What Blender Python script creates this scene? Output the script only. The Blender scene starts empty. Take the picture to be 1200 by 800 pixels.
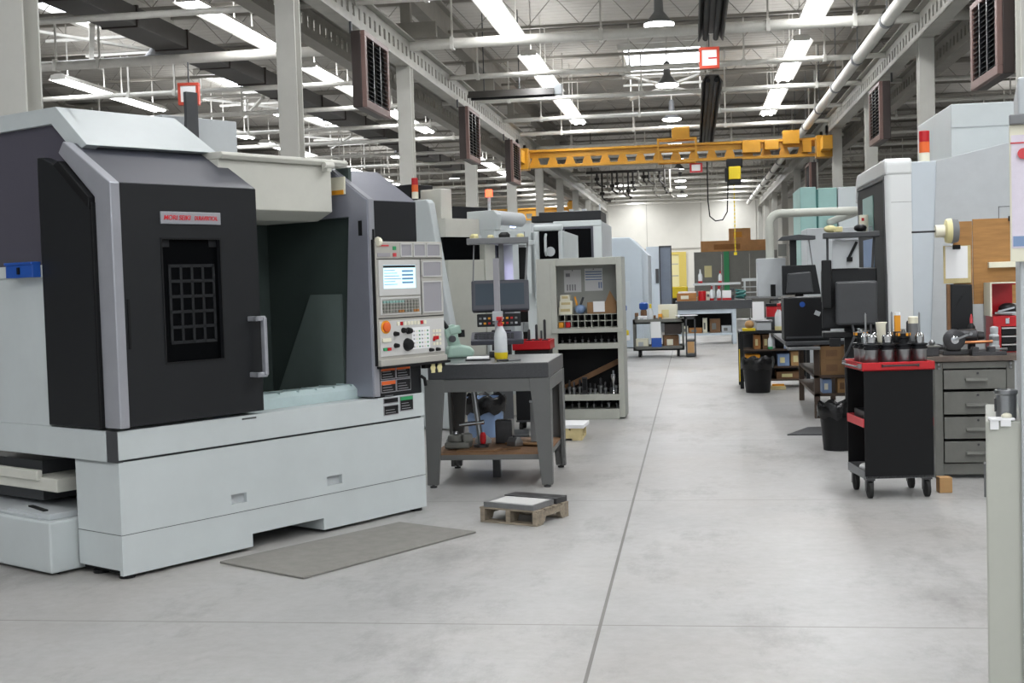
import bpy, bmesh, math, random
from mathutils import Vector, Matrix
random.seed(7)
SC = bpy.context.scene
COL = SC.collection
PI = math.pi
R = math.radians

# ---------------------------------------------------------------- materials
def lin(h):
    h = h.lstrip('#')
    out = []
    for i in (0, 2, 4):
        c = int(h[i:i+2], 16) / 255
        out.append(c/12.92 if c <= .04045 else ((c+.055)/1.055)**2.4)
    return (*out, 1)
MATS = {}
def mat(name, h, rough=.5, metal=0., var=.0, scale=6., bump=0., bscale=60., emit=0., spec=None, alpha=None, stretch=None):
    if name in MATS: return MATS[name]
    m = bpy.data.materials.new(name); m.use_nodes = True
    nt = m.node_tree; b = nt.nodes['Principled BSDF']
    b.inputs['Base Color'].default_value = lin(h)
    b.inputs['Roughness'].default_value = rough
    b.inputs['Metallic'].default_value = metal
    if spec is not None: b.inputs['Specular IOR Level'].default_value = spec
    if emit:
        b.inputs['Emission Color'].default_value = lin(h); b.inputs['Emission Strength'].default_value = emit
    if var or bump:
        tc = nt.nodes.new('ShaderNodeTexCoord')
        vec = tc.outputs['Object']
        if stretch:
            mp = nt.nodes.new('ShaderNodeMapping'); mp.inputs['Scale'].default_value = stretch
            nt.links.new(vec, mp.inputs['Vector']); vec = mp.outputs['Vector']
    if var:
        n = nt.nodes.new('ShaderNodeTexNoise'); n.inputs['Scale'].default_value = scale; n.inputs['Detail'].default_value = 5
        n.inputs['Roughness'].default_value = .65
        nt.links.new(vec, n.inputs['Vector'])
        r = nt.nodes.new('ShaderNodeValToRGB')
        c = lin(h)
        lo = tuple(max(0, x*(1-var)) for x in c[:3]); hi = tuple(min(1, x*(1+var*.7)) for x in c[:3])
        r.color_ramp.elements[0].position = .3; r.color_ramp.elements[1].position = .7
        r.color_ramp.elements[0].color = (*lo, 1); r.color_ramp.elements[1].color = (*hi, 1)
        nt.links.new(n.outputs['Fac'], r.inputs['Fac']); nt.links.new(r.outputs['Color'], b.inputs['Base Color'])
    if bump:
        n2 = nt.nodes.new('ShaderNodeTexNoise'); n2.inputs['Scale'].default_value = bscale
        nt.links.new(vec, n2.inputs['Vector'])
        bp = nt.nodes.new('ShaderNodeBump'); bp.inputs['Strength'].default_value = bump; bp.inputs['Distance'].default_value = .01
        nt.links.new(n2.outputs['Fac'], bp.inputs['Height']); nt.links.new(bp.outputs['Normal'], b.inputs['Normal'])
    MATS[name] = m
    return m

def glass_mat(name, h, rough=.05, trans=.6):
    if name in MATS: return MATS[name]
    m = bpy.data.materials.new(name); m.use_nodes = True
    nt = m.node_tree; nt.nodes.clear()
    o = nt.nodes.new('ShaderNodeOutputMaterial'); mx = nt.nodes.new('ShaderNodeMixShader')
    t = nt.nodes.new('ShaderNodeBsdfTransparent'); g = nt.nodes.new('ShaderNodeBsdfPrincipled')
    t.inputs['Color'].default_value = lin(h)
    g.inputs['Base Color'].default_value = lin(h); g.inputs['Roughness'].default_value = rough
    mx.inputs['Fac'].default_value = 1-trans
    nt.links.new(t.outputs[0], mx.inputs[1]); nt.links.new(g.outputs[0], mx.inputs[2]); nt.links.new(mx.outputs[0], o.inputs['Surface'])
    MATS[name] = m
    return m

def setup_mats():
    mat('white_paint', 'bfc6c7', .38, var=.05, scale=2.2)
    mat('cool_white', 'c3ccd3', .4, var=.04, scale=2.)
    mat('warm_white', 'c9c9c0', .42, var=.06, scale=3.)
    mat('panel_grey', 'b7bcbf', .45, var=.05)
    mat('bluish_white', 'bcc7d0', .42, var=.04, scale=2)
    mat('charcoal', '1a1c1f', .45, spec=.35, var=.08, scale=3)
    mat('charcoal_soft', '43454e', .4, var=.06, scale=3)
    mat('silver_paint', 'a5a7ae', .32, .35, var=.05)
    mat('silver_slope', '8e909b', .3, .3, var=.04)
    mat('mid_grey', '77797b', .45, var=.06)
    mat('dark_grey', '3f4144', .45, var=.1)
    mat('black', '0d0e10', .55, spec=.25)
    mat('black_gloss', '08090b', .3, spec=.05)
    mat('black_plastic', '151618', .45, var=.1, spec=.3)
    mat('rubber', '1a1a1a', .8)
    mat('seam', '4a4d4e', .7)
    mat('interior', '3f4a47', .42, var=.12, scale=2)
    mat('interior_lit', '66726f', .4, var=.1, scale=3)
    mat('interior_light', 'b3c5c6', .35, var=.08)
    mat('steel', '9a9c9e', .28, .9, var=.15, scale=8)
    mat('chrome', 'c9cbce', .12, 1.)
    mat('dark_steel', '4b4b4d', .35, .7, var=.25, scale=10)
    mat('black_steel', '232427', .3, .6)
    mat('granite', '3a3b3e', .3, var=.25, scale=60)
    mat('table_grey', '5f605f', .5, var=.07, scale=4)
    mat('cab_grey', 'b3b5ac', .5, var=.05, scale=4)
    mat('cab_inner', 'a7a9a3', .55, var=.05, scale=4)
    mat('old_grey', '6f706b', .5, .1, var=.14, scale=7)
    mat('old_top', '6a5f57', .45, .3, var=.4, scale=6)
    mat('red', 'b8161f', .35, var=.06)
    mat('red_soft', 'c9444a', .45, var=.06)
    mat('red_text', 'd0202c', .5)
    mat('orange', 'e0662a', .5)
    mat('amber', 'e39a24', .5)
    mat('crane_yellow', 'bd8719', .45, var=.14, scale=3)
    mat('yellow', 'e2c81e', .5)
    mat('pale_yellow', 'd8cf9a', .5)
    mat('cream', 'e2dfcb', .5)
    mat('blue', '1d4fa3', .4)
    mat('pale_blue', '7c94b8', .5, var=.08)
    mat('green', '2f8f5a', .5)
    mat('mint', 'a3bfb2', .38, var=.05)
    mat('teal_paint', '8fb3ae', .42, var=.05)
    mat('teal_dark', '2f6a66', .5)
    mat('paper', 'e8e9ea', .8)
    mat('paper_lilac', 'd9d2de', .8, var=.05, scale=40)
    mat('wood_old', '8f8474', .85, var=.35, scale=5, bump=.3, stretch=(1, 6, 6))
    mat('wood_pale', 'c9b98a', .8, var=.2, scale=6)
    mat('wood_orange', 'a9733f', .7, var=.2, scale=4, stretch=(1, 1, 8))
    mat('plywood', 'a87b45', .6, var=.22, scale=3.5, stretch=(1, 1, 9))
    mat('hardboard', '7a5a3d', .7, var=.25, scale=5)
    mat('cardboard', '8c6c49', .8, var=.1, scale=4)
    mat('kraft', 'b08a5c', .8, var=.12, scale=5)
    mat('brown_desk', '4a3b30', .5, var=.2)
    mat('bag_black', '0e0e10', .25, bump=.6, bscale=14)
    mat('column_paint', 'b9b8b1', .5, var=.06, scale=3)
    mat('beam_paint', 'a3a199', .55, var=.14, scale=3)
    mat('joist_paint', '86827a', .6, var=.12, scale=2)
    mat('pipe_paint', 'cfcdc6', .4, var=.08)
    mat('duct_dark', '3a3835', .5, var=.15)
    mat('heater_brown', '2a1f1b', .5, var=.15)
    mat('heater_frame', '6a524c', .5, var=.1)
    mat('roof', 'b0aca5', .7, var=.08, scale=1.3)
    mat('wall_white', 'd4d2ca', .6, var=.05, scale=1)
    mat('wall_grey', 'a9a69e', .7, var=.08, scale=1)
    mat('partition', '787872', .6, var=.08)
    mat('mat_grey', '807e79', .9, var=.12, scale=12, bump=.3, bscale=200)
    mat('tube', 'fbfcff', .4, emit=9.)
    mat('skylight', 'f4f8ff', .4, emit=5.)
    mat('lamp_disc', 'ffffff', .4, emit=14.)
    mat('screen', 'bcd6de', .3, emit=.9)
    mat('screen_dark', '46505a', .12)
    mat('screen_line', '5a7fa0', .3, emit=.4)
    mat('lamp_red', 'ff5a3a', .4, emit=3.)
    mat('lamp_blue', 'b8c8ff', .4, emit=6.)
    mat('lamp_tube', 'd8ccff', .4, emit=7.)
    mat('panel_beige', 'a9a7a0', .5)
    mat('panel_light', 'c4c4c2', .5)
    mat('panel_darker', '96959a', .5)  # cooler, slightly darker grey for panel details
    mat('key_grey', '85857f', .5)
    glass_mat('tint_glass', '6a6874', .06, .38)
    glass_mat('clear_glass', 'cfd4d8', .05, .8)
    glass_mat('bottle', 'e6ebee', .2, .25)
    mat('locker_blue', '76808f', .4, var=.06)
    mat('bright_white', 'dcdfdf', .35, var=.03, scale=2)
    mat('crate_wood', 'd29c66', .7, var=.15, scale=3)
    mat('copper', 'b87a52', .3, .7)
    mat('sign_red', 'b8412c', .5)
    mat('far_yellow', 'c9b45a', .5)
setup_mats()
M = MATS

# ---------------------------------------------------------------- mesh building
class MB:
    def __init__(s): s.v = []; s.f = []; s.fm = []; s.c = 0; s.xf = None
    def m(s, i): s.c = i; return s
    def add(s, vs, fs):
        o = len(s.v)
        for p in vs:
            p = Vector(p)
            s.v.append(s.xf @ p if s.xf else p)
        for f in fs: s.f.append([i+o for i in f]); s.fm.append(s.c)
        return s
    def box(s, x0, x1, y0, y1, z0, z1):
        v = [(x, y, z) for z in (z0, z1) for y in (y0, y1) for x in (x0, x1)]
        return s.add(v, [(0,2,3,1),(4,5,7,6),(0,1,5,4),(2,6,7,3),(0,4,6,2),(1,3,7,5)])
    def cbox(s, cx, cy, cz, sx, sy, sz, rz=0, rx=0, ry=0):
        old = s.xf
        mm = Matrix.Translation((cx, cy, cz)) @ Matrix.Rotation(rz, 4, 'Z') @ Matrix.Rotation(ry, 4, 'Y') @ Matrix.Rotation(rx, 4, 'X')
        s.xf = (old @ mm) if old else mm
        s.box(-sx/2, sx/2, -sy/2, sy/2, -sz/2, sz/2); s.xf = old
        return s
    def prism(s, poly, ax, a, b):
        n = len(poly)
        def P(p, t):
            return (t, p[0], p[1]) if ax == 'x' else (p[0], t, p[1]) if ax == 'y' else (p[0], p[1], t)
        vs = [P(p, a) for p in poly] + [P(p, b) for p in poly]
        fs = [tuple(range(n))[::-1], tuple(range(n, 2*n))] + [(i, (i+1) % n, n+(i+1) % n, n+i) for i in range(n)]
        return s.add(vs, fs)
    def frame(s, ax, a, b, o, i):
        """rectangular ring: outer o=(u0,u1,w0,w1), hole i, extruded along ax from a to b"""
        s.ringbox(ax, a, b, o[0], o[1], o[2], i[2]); s.ringbox(ax, a, b, o[0], o[1], i[3], o[3])
        s.ringbox(ax, a, b, o[0], i[0], i[2], i[3]); s.ringbox(ax, a, b, i[1], o[1], i[2], i[3])
        return s
    def ringbox(s, ax, a, b, u0, u1, w0, w1):
        if ax == 'y': return s.box(u0, u1, a, b, w0, w1)
        if ax == 'x': return s.box(a, b, u0, u1, w0, w1)
        return s.box(u0, u1, w0, w1, a, b)
    def holes(s, x0, x1, z0, z1, hs, y0, y1, pocket=None, pm=None):
        """plate in the x-z plane from y0 (front) to y1 with rectangular holes; closed behind by a pocket back at y0+pocket"""
        xs = sorted({x0, x1, *[h[0] for h in hs], *[h[1] for h in hs]})
        zs = sorted({z0, z1, *[h[2] for h in hs], *[h[3] for h in hs]})
        for i in range(len(xs)-1):
            for j in range(len(zs)-1):
                cx, cz = (xs[i]+xs[i+1])/2, (zs[j]+zs[j+1])/2
                if any(h[0] < cx < h[1] and h[2] < cz < h[3] for h in hs): continue
                s.box(xs[i], xs[i+1], y0, y1, zs[j], zs[j+1])
        return s
    def bar(s, p0, p1, w, h=None, up=(0, 0, 1)):
        h = h or w
        p0, p1 = Vector(p0), Vector(p1); d = (p1-p0).normalized(); u = Vector(up)
        if abs(d.dot(u)) > .99: u = Vector((0, 1, 0))
        x = d.cross(u).normalized(); z = x.cross(d)
        vs = [p + x*a*w/2 + z*b*h/2 for p in (p0, p1) for a, b in ((-1,-1),(1,-1),(1,1),(-1,1))]
        return s.add(vs, [(0,3,2,1),(4,5,6,7),(0,1,5,4),(1,2,6,5),(2,3,7,6),(3,0,4,7)])
    def tube(s, pts, r, n=10, r1=None):
        pts = [Vector(p) for p in pts]; k = len(pts)
        d0 = (pts[1]-pts[0]).normalized()
        u = Vector((0, 0, 1)) if abs(d0.z) < .9 else Vector((0, 1, 0))
        x = d0.cross(u).normalized()
        vs = []
        for i, p in enumerate(pts):
            d = (pts[min(i+1, k-1)]-pts[max(i-1, 0)]).normalized()
            x = (x - d*x.dot(d)).normalized(); z = x.cross(d)
            rr = r if r1 is None else r + (r1-r)*i/(k-1)
            vs += [p + (x*math.cos(t)+z*math.sin(t))*rr for t in [2*PI*j/n for j in range(n)]]
        fs = [tuple(range(n)), tuple(range((k-1)*n, k*n))[::-1]]
        for i in range(k-1):
            for j in range(n): fs.append((i*n+j, i*n+(j+1) % n, (i+1)*n+(j+1) % n, (i+1)*n+j))
        return s.add(vs, fs)
    def lathe(s, prof, c=(0, 0, 0), n=16, ax='z'):
        vs = []
        for r, z in prof:
            for j in range(n):
                a = 2*PI*j/n; x, y = r*math.cos(a), r*math.sin(a)
                p = (x, y, z) if ax == 'z' else (z, x, y) if ax == 'x' else (y, z, x)
                vs.append((p[0]+c[0], p[1]+c[1], p[2]+c[2]))
        k = len(prof)
        fs = [tuple(range(n))[::-1], tuple(range((k-1)*n, k*n))]
        for i in range(k-1):
            for j in range(n): fs.append((i*n+j, i*n+(j+1) % n, (i+1)*n+(j+1) % n, (i+1)*n+j))
        return s.add(vs, fs)
    def ball(s, c, r, n=12, m=8, sz=1.):
        return s.lathe([(max(1e-4, r*math.sin(PI*i/m)), -r*sz*math.cos(PI*i/m)) for i in range(m+1)], c, n)
    def quad(s, a, b, c, d): return s.add([a, b, c, d], [(0, 1, 2, 3)])
    def pieces(s):
        n = len(s.v); par = list(range(n))
        def fd(i):
            while par[i] != i: par[i] = par[par[i]]; i = par[i]
            return i
        for f in s.f:
            a = fd(f[0])
            for i in f[1:]: par[fd(i)] = a
        bx = {}
        for i, v in enumerate(s.v):
            r = fd(i); b = bx.get(r)
            if b is None: bx[r] = [list(v), list(v)]
            else:
                for k in range(3): b[0][k] = min(b[0][k], v[k]); b[1][k] = max(b[1][k], v[k])
        ks = list(bx); g = {k: k for k in ks}
        if len(ks) > 700: return None
        def fg(i):
            while g[i] != i: i = g[i]
            return i
        sz = {k: max(bx[k][1][j]-bx[k][0][j] for j in range(3)) for k in ks}
        for i, a in enumerate(ks):
            for b in ks[i+1:]:
                d = math.sqrt(sum(max(0, bx[a][0][j]-bx[b][1][j], bx[b][0][j]-bx[a][1][j])**2 for j in range(3)))
                if d <= max(.02, .49*max(sz[a], sz[b])): g[fg(a)] = fg(b)
        out = {}
        for f, m_ in zip(s.f, s.fm): out.setdefault(fg(fd(f[0])), []).append((f, m_))
        return list(out.values())
    def build(s, name, mats, parent=None, bevel=0, smooth=None, loc=(0, 0, 0), rz=0, seg=2, split=True):
        if parent and split:
            pcs = s.pieces()
            if pcs and 1 < len(pcs) <= 100:
                first = None
                for pc in pcs:
                    q = MB(); mp = {}
                    for f, m_ in pc:
                        for i in f:
                            if i not in mp: mp[i] = len(q.v); q.v.append(s.v[i])
                        q.f.append([mp[i] for i in f]); q.fm.append(m_)
                    o = q.build(name, mats, parent, bevel, smooth, loc, rz, seg, False)
                    first = first or o
                return first
        me = bpy.data.meshes.new(name)
        me.from_pydata([tuple(v) for v in s.v], [], s.f)
        if not isinstance(mats, (list, tuple)): mats = [mats]
        for x in mats: me.materials.append(M[x] if isinstance(x, str) else x)
        for p, i in zip(me.polygons, s.fm): p.material_index = i
        bm = bmesh.new(); bm.from_mesh(me); bmesh.ops.recalc_face_normals(bm, faces=bm.faces); bm.to_mesh(me); bm.free()
        if smooth is not None:
            for p in me.polygons: p.use_smooth = True
            me.set_sharp_from_angle(angle=R(smooth))
        o = bpy.data.objects.new(name, me); COL.objects.link(o)
        o.location = loc; o.rotation_euler = (0, 0, rz)
        if parent: o.parent = parent
        if bevel:
            b = o.modifiers.new('edge', 'BEVEL'); b.width = bevel; b.segments = seg; b.limit_method = 'ANGLE'; b.angle_limit = R(40)
            b.use_clamp_overlap = True
        return o

def tag(o, label, cat, group=None):
    o['label'] = label; o['category'] = cat
    if group: o['group'] = group
    return o
def thing(name, label, cat, loc=(0, 0, 0), rz=0, group=None):
    o = bpy.data.objects.new(name, None); COL.objects.link(o)
    o.empty_display_size = .1
    o.location = loc; o.rotation_euler = (0, 0, rz)
    return tag(o, label, cat, group)
def struct(o): o['kind'] = 'structure'; return o
def lab(o, text): o['label'] = text; return o
def kids(o): return [c for c in bpy.data.objects if c.parent == o]
def dup(root, loc, rz=None, label=None, group=None, scale=None):
    r = root.copy(); COL.objects.link(r); r.location = loc
    if rz is not None: r.rotation_euler = (0, 0, rz)
    if label: r['label'] = label
    if group: r['group'] = group
    if scale: r.scale = scale
    for ch in kids(root):
        c = ch.copy(); COL.objects.link(c); c.parent = r
        for g in kids(ch):
            d = g.copy(); COL.objects.link(d); d.parent = c
    return r
def text_part(name, body, size, m, parent, loc, rot, width=None, depth=.001, shear=0.):
    cu = bpy.data.curves.new(name, 'FONT'); cu.body = body; cu.size = size; cu.extrude = depth; cu.shear = shear
    cu.align_x = 'CENTER'; cu.align_y = 'CENTER'; cu.offset = size*.012
    t = bpy.data.objects.new(name, cu); COL.objects.link(t)
    bpy.context.view_layer.update()
    me = bpy.data.meshes.new_from_object(t.evaluated_get(bpy.context.evaluated_depsgraph_get()))
    bpy.data.objects.remove(t)
    if width:
        w = max(v.co.x for v in me.vertices)-min(v.co.x for v in me.vertices)
        for v in me.vertices: v.co.x *= width/w
    me.materials.clear(); me.materials.append(M[m])
    o = bpy.data.objects.new(name, me); COL.objects.link(o); o.location = loc; o.rotation_euler = rot; o.parent = parent
    return o
# ---------------------------------------------------------------- the setting
def floor_mat():
    m = bpy.data.materials.new('concrete'); m.use_nodes = True
    nt = m.node_tree; b = nt.nodes['Principled BSDF']; L = nt.links.new
    tc = nt.nodes.new('ShaderNodeTexCoord')
    def noise(s, d, r=.6, st=None):
        n = nt.nodes.new('ShaderNodeTexNoise'); n.inputs['Scale'].default_value = s; n.inputs['Detail'].default_value = d; n.inputs['Roughness'].default_value = r
        v = tc.outputs['Object']
        if st:
            mp = nt.nodes.new('ShaderNodeMapping'); mp.inputs['Scale'].default_value = st; L(v, mp.inputs['Vector']); v = mp.outputs['Vector']
        L(v, n.inputs['Vector']); return n.outputs['Fac']
    def ramp(f, p0, p1, c0, c1):
        r = nt.nodes.new('ShaderNodeValToRGB'); e = r.color_ramp.elements
        e[0].position, e[1].position = p0, p1; e[0].color, e[1].color = lin(c0), lin(c1)
        L(f, r.inputs['Fac']); return r.outputs['Color']
    def mix(t, fac, a, c):
        x = nt.nodes.new('ShaderNodeMixRGB'); x.blend_type = t
        if isinstance(fac, float): x.inputs[0].default_value = fac
        else: L(fac, x.inputs[0])
        L(a, x.inputs[1])
        if isinstance(c, str): x.inputs[2].default_value = lin(c)
        else: L(c, x.inputs[2])
        return x.outputs[0]
    base = ramp(noise(.5, 8, .7), .3, .7, '9d9d9c', 'b1b1b0')
    warm = ramp(noise(.35, 3), .45, .75, 'ffffff', 'f6f1ec')
    base = mix('MULTIPLY', 1., base, warm)
    scuff = ramp(noise(1.1, 10, .75, (1, .45, 1)), .52, .74, 'ffffff', 'b9b7b4')
    base = mix('MULTIPLY', 1., base, scuff)
    fine = ramp(noise(14., 6, .7), .3, .7, 'efeeec', 'ffffff')
    base = mix('MULTIPLY', 1., base, fine)
    sep = nt.nodes.new('ShaderNodeSeparateXYZ'); L(tc.outputs['Object'], sep.inputs[0])
    def line(sock, off, per, half):
        def mth(op, a, c=None):
            n = nt.nodes.new('ShaderNodeMath'); n.operation = op
            if isinstance(a, (int, float)): n.inputs[0].default_value = a
            else: L(a, n.inputs[0])
            if c is not None: n.inputs[1].default_value = c
            return n.outputs[0]
        a = mth('ADD', sock, -off + per*40.5); a = mth('MODULO', a, per); a = mth('SUBTRACT', a, per/2); a = mth('ABSOLUTE', a)
        return mth('LESS_THAN', a, half)
    base = mix('MIX', line(sep.outputs['Y'], 5.83, 3.3, .006), base, '77756f')
    base = mix('MIX', line(sep.outputs['X'], -.46, 6.4, .008), base, '5f5d58')
    L(base, b.inputs['Base Color'])
    rr = nt.nodes.new('ShaderNodeMapRange'); rr.inputs[3].default_value = .3; rr.inputs[4].default_value = .5
    L(noise(1.3, 6), rr.inputs[0]); L(rr.outputs[0], b.inputs['Roughness'])
    bp = nt.nodes.new('ShaderNodeBump'); bp.inputs['Strength'].default_value = .06; L(noise(30, 4), bp.inputs['Height']); L(bp.outputs['Normal'], b.inputs['Normal'])
    return m
XL, XR, YB, YF, ZR = -31., 21., -6., 72., 7.0
fl = MB().box(XL, XR, YB, YF, -.12, 0); struct(fl.build('floor', floor_mat()))
# corrugated roof deck
poly = []; n = int((YF-YB)/.3)
up = [(YB, ZR+.2)]; lo = []
for i in range(n):
    y = YB+i*.3
    lo += [(y, ZR), (y+.12, ZR), (y+.15, ZR+.012), (y+.27, ZR+.012)]
cm = MB()
for i in range(len(lo)-1):
    a, b = lo[i], lo[i+1]
    cm.quad((XL, a[0], a[1]), (XR, a[0], a[1]), (XR, b[0], b[1]), (XL, b[0], b[1]))
cm.box(XL, XR, YB, YF, ZR+.1, ZR+.2)
struct(cm.build('ceiling', 'roof'))
w = MB(); w.box(XL, XR, YF, YF+.2, 0, ZR)
struct(w.build('wall_far', 'wall_white'))
w = MB()
for i in range(18): w.box(XL+1.5+i*3., XL+1.53+i*3., YF-.03, YF-.002, 0, ZR)
w.box(XL, XR, YF-.04, YF-.003, 0, .9); w.box(XL, XR, YF-.05, YF-.003, 3.05, 3.12)
struct(w.build('trim_1', 'wall_grey'))
struct(MB().box(XL-.2, XL, YB, YF, 0, ZR).build('wall_left', 'wall_grey'))
struct(MB().box(XR, XR+.2, YB, YF, 0, ZR).build('wall_right', 'wall_grey'))
d = struct(MB().box(-1.75, -.75, YF-.09, YF-.05, 0.02, 2.75).build('door_1', 'pale_yellow'))
f = MB().frame('y', YF-.14, YF-.05, (-1.85, -.6, 0.02, 2.9), (-1.75, -.75, .02, 2.75)); f.box(-.6, -.35, YF-.15, YF-.05, .02, 2.9)
f.build('door_frame', 'far_yellow', d)
f = MB()
for z in (.9, 1.55, 2.2): f.box(-1.7, -.8, YF-.1, YF-.09, z, z+.06)
f.build('door_rail', 'wall_grey', d)

# columns (wide-flange, one object each) and castellated runway girders
def column(x, y, h, i):
    c = MB(); s = .23
    c.box(-s/2, s/2, -s/2, -s/2+.022, 0.02, h); c.box(-s/2, s/2, s/2-.022, s/2, .02, h); c.box(-.012, .012, -s/2+.022, s/2-.022, .02, h)
    c.box(-.24, .24, -.24, .24, 0, .02)
    o = struct(c.build('column', 'column_paint', bevel=.004, loc=(x, y, 0)))
    return o
for k in range(11):
    y = 8.3+6.1*k
    column(-4.55, y, 5.095, k)
    if k >= 0: column(3.6, y, 5.095, k)
for k in range(4, 11): column(-16.8, 8.3+6.1*k, 6.2, k)
def girder(x, y0, y1, z, m, nm, side):
    g = MB(); h = .5; wt = .012
    g.box(-.11, .11, y0, y1, z, z+.025); g.box(-.11, .11, y0, y1, z+h-.025, z+h)
    ys = y0; zs = (z+.025, z+.2, z+.36, z+h-.025)
    g.box(-wt, wt, y0, y1, zs[0], zs[1]); g.box(-wt, wt, y0, y1, zs[2], zs[3])
    p = .3
    nn = int((y1-y0)/p)
    for i in range(nn+1):
        a = y0+i*p
        g.box(-wt, wt, a, min(a+.18, y1), zs[1], zs[2])
    return struct(g.build(nm, m, loc=(x, 0, 0)))
girder(-4.55, -3, 69.5, 5.1, 'beam_paint', 'runway_beam', 1)
girder(-5.37, -3, 69.5, 5.1, 'joist_paint', 'runway_beam', 1)  # darker paint puts the shade on this twin girder into its colour
girder(3.6, -3, 69.5, 5.1, 'beam_paint', 'runway_beam', -1)
girder(4.42, -3, 69.5, 5.1, 'joist_paint', 'runway_beam', -1)  # outer twin also coloured darker to stand for shade
for x in (-4.55, 3.6):
    b = MB(); b.box(-.5, .5, -.06, .06, 5.605, 5.85); b.box(-.08, .08, -.08, .08, 5.85, 6.2)
    for k in range(1, 11):
        o = struct(b.build('beam_bracket', 'joist_paint', loc=(x, 8.3+6.1*k+.25, 0))) if k == 1 else None
        if o: first = o
        else:
            c = first.copy(); COL.objects.link(c); c.location = (x, 8.3+6.1*k+.25, 0)
# main girders along the bays under the deck and open-web joists across
for x in (-16.8, -4.55, 3.6):
    g = MB(); g.box(-.12, .12, YB, YF, 6.2, 6.24); g.box(-.12, .12, YB, YF, 6.7, 6.74); g.box(-.015, .015, YB, YF, 6.24, 6.7)
    struct(g.build('roof_beam', 'joist_paint', loc=(x, 0, 0)))
jb = MB()
jb.box(XL, XR, -.05, .05, 6.93, 6.99); jb.box(XL, XR, -.045, .045, 6.36, 6.41)
x = XL; up_ = True
while x < XR-.5:
    jb.bar((x, 0, 6.4 if up_ else 6.95), (x+.5, 0, 6.95 if up_ else 6.4), .012); x += .5; up_ = not up_
jm = jb.build('roof_joist', 'joist_paint', loc=(0, 10.6, 0)); struct(jm)
for k in range(1, 19):
    c = jm.copy(); COL.objects.link(c); c.location = (0, 10.6+3.45*k, 0)

# skylights: bright panes in the deck with a white frame and crossed braces under them
def skylight(i, x0, x1, y0, y1):
    o = struct(MB().box(x0, x1, y0, y1, 6.975, 6.99).build('window_%d' % i, 'skylight'))
    f = MB().frame('z', 6.86, 6.99, (x0-.12, x1+.12, y0-.12, y1+.12), (x0, x1, y0, y1)); f.build('window_frame', 'pipe_paint', o)
    b = MB()
    b.bar((x0, y0, 6.3), (x1, y1, 6.3), .09, .05); b.bar((x0, y1, 6.24), (x1, y0, 6.24), .09, .05)
    for yy in (y0, (y0+y1)/2, y1): b.bar((x0-.1, yy, 6.33), (x1+.1, yy, 6.33), .07, .05)
    for xx in (x0, x1):
        for yy in (y0, y1): b.box(xx-.02, xx+.02, yy-.02, yy+.02, 6.2, 6.9)
    b.build('window_brace', 'pipe_paint', o)
skylight(1, -1.5, .3, 30.2, 34.0)
skylight(2, -11.8, -10.2, 21.2, 24.4)
skylight(3, -11.9, -10.3, 30.4, 33.6)
skylight(4, -12.0, -10.4, 39., 42.2)

# ---------------------------------------------------------------- overhead things
pipes = [17.5, 20.95, 24.45, 27.85, 31.4, 34.5, 38.2, 41.7, 45.2, 48.7, 52.2, 55.7, 59.2, 62.7, 66.2, 69.7]
near = {0: 'white overhead cross pipe with hangers passing over the front machining centre',
        1: 'thick white cross pipe hung directly before the red-framed hanging sign',
        2: 'white cross pipe hung just behind the red-framed hanging sign',
        3: 'second white cross pipe behind the red-framed hanging sign',
        4: 'third white cross pipe behind the red-framed sign, second before the yellow crane',
        5: 'white cross pipe hung directly above the yellow bridge crane'}
for i, y in enumerate(pipes):
    pm = MB(); r = .085 if i == 1 else .05
    pm.tube([(XL+.3, 0, 0), (XR-.3, 0, 0)], r, 12)
    o = thing('cross_pipe', near.get(i, 'thin white cross pipe under the roof beyond the yellow crane'), 'pipe', (0, y, 5.52), 0,
              'cross pipes under the roof')
    pm.build('pipe', 'pipe_paint', o, smooth=40)
    hg = MB()
    for x in (-24, -19, -15.5, -13.6, -10.9, -9.8, -6.1, -3.7, -1.3, 1.0, 2.8, 5.6, 8, 11):
        x += .3*math.sin(i*7.3+x)
        hg.bar((x, 0, .04), (x, 0, .86), .03)
        hg.box(x-.03, x+.03, -r-.012, r+.012, -r-.012, r+.012)
    hg.build('pipe_hanger', 'pipe_paint', o)

def strip_light(x, y, label):
    o = thing('fluorescent_light', label, 'ceiling light', (x, y, 5.78), 0, 'fluorescent strip lights')
    h = MB(); L = 1.2
    h.prism([(-.22, .0), (-.19, .035), (-.08, .12), (.08, .12), (.19, .035), (.22, .0), (.205, .0), (.07, .1), (-.07, .1), (-.205, .0)], 'y', -L, L)
    h.box(-.15, .15, -L-.01, -L+.005, .0, .1); h.box(-.15, .15, L-.005, L+.01, .0, .1)
    h.build('reflector', 'pipe_paint', o)
    for s in (-1, 1):
        t = MB(); t.tube([(s*.095, -L+.03, .03), (s*.095, L-.03, .03)], .055, 12)
        t.build('tube', 'tube', o, smooth=40)
    c = MB()
    for yy in (-.8, .8): c.bar((0, yy, .12), (0, yy, 1.15), .02)
    c.build('hanger', 'pipe_paint', o)
    return o
area_spots = []
def runs(x, yc, la, lb):
    a = strip_light(x, yc-1.22, la); b = strip_light(x, yc+1.22, lb)
    area_spots.append((x, yc))
SIDE = 'the row over the big machining centres'
for k, (yc, w_) in enumerate([(20.3, 'third'), (26.4, 'second'), (32.5, 'first')]):
    runs(-2.95, yc, 'bright fluorescent strip light, near half of %s pair before the crane, over big machines' % w_,
         'bright fluorescent strip light, far half of %s pair before the crane, over big machines' % w_)
    runs(2.05, yc, 'bright fluorescent strip light, near half of %s pair before the crane, beside the long pipe' % w_,
         'bright fluorescent strip light, far half of %s pair before the crane, beside the long pipe' % w_)
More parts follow.
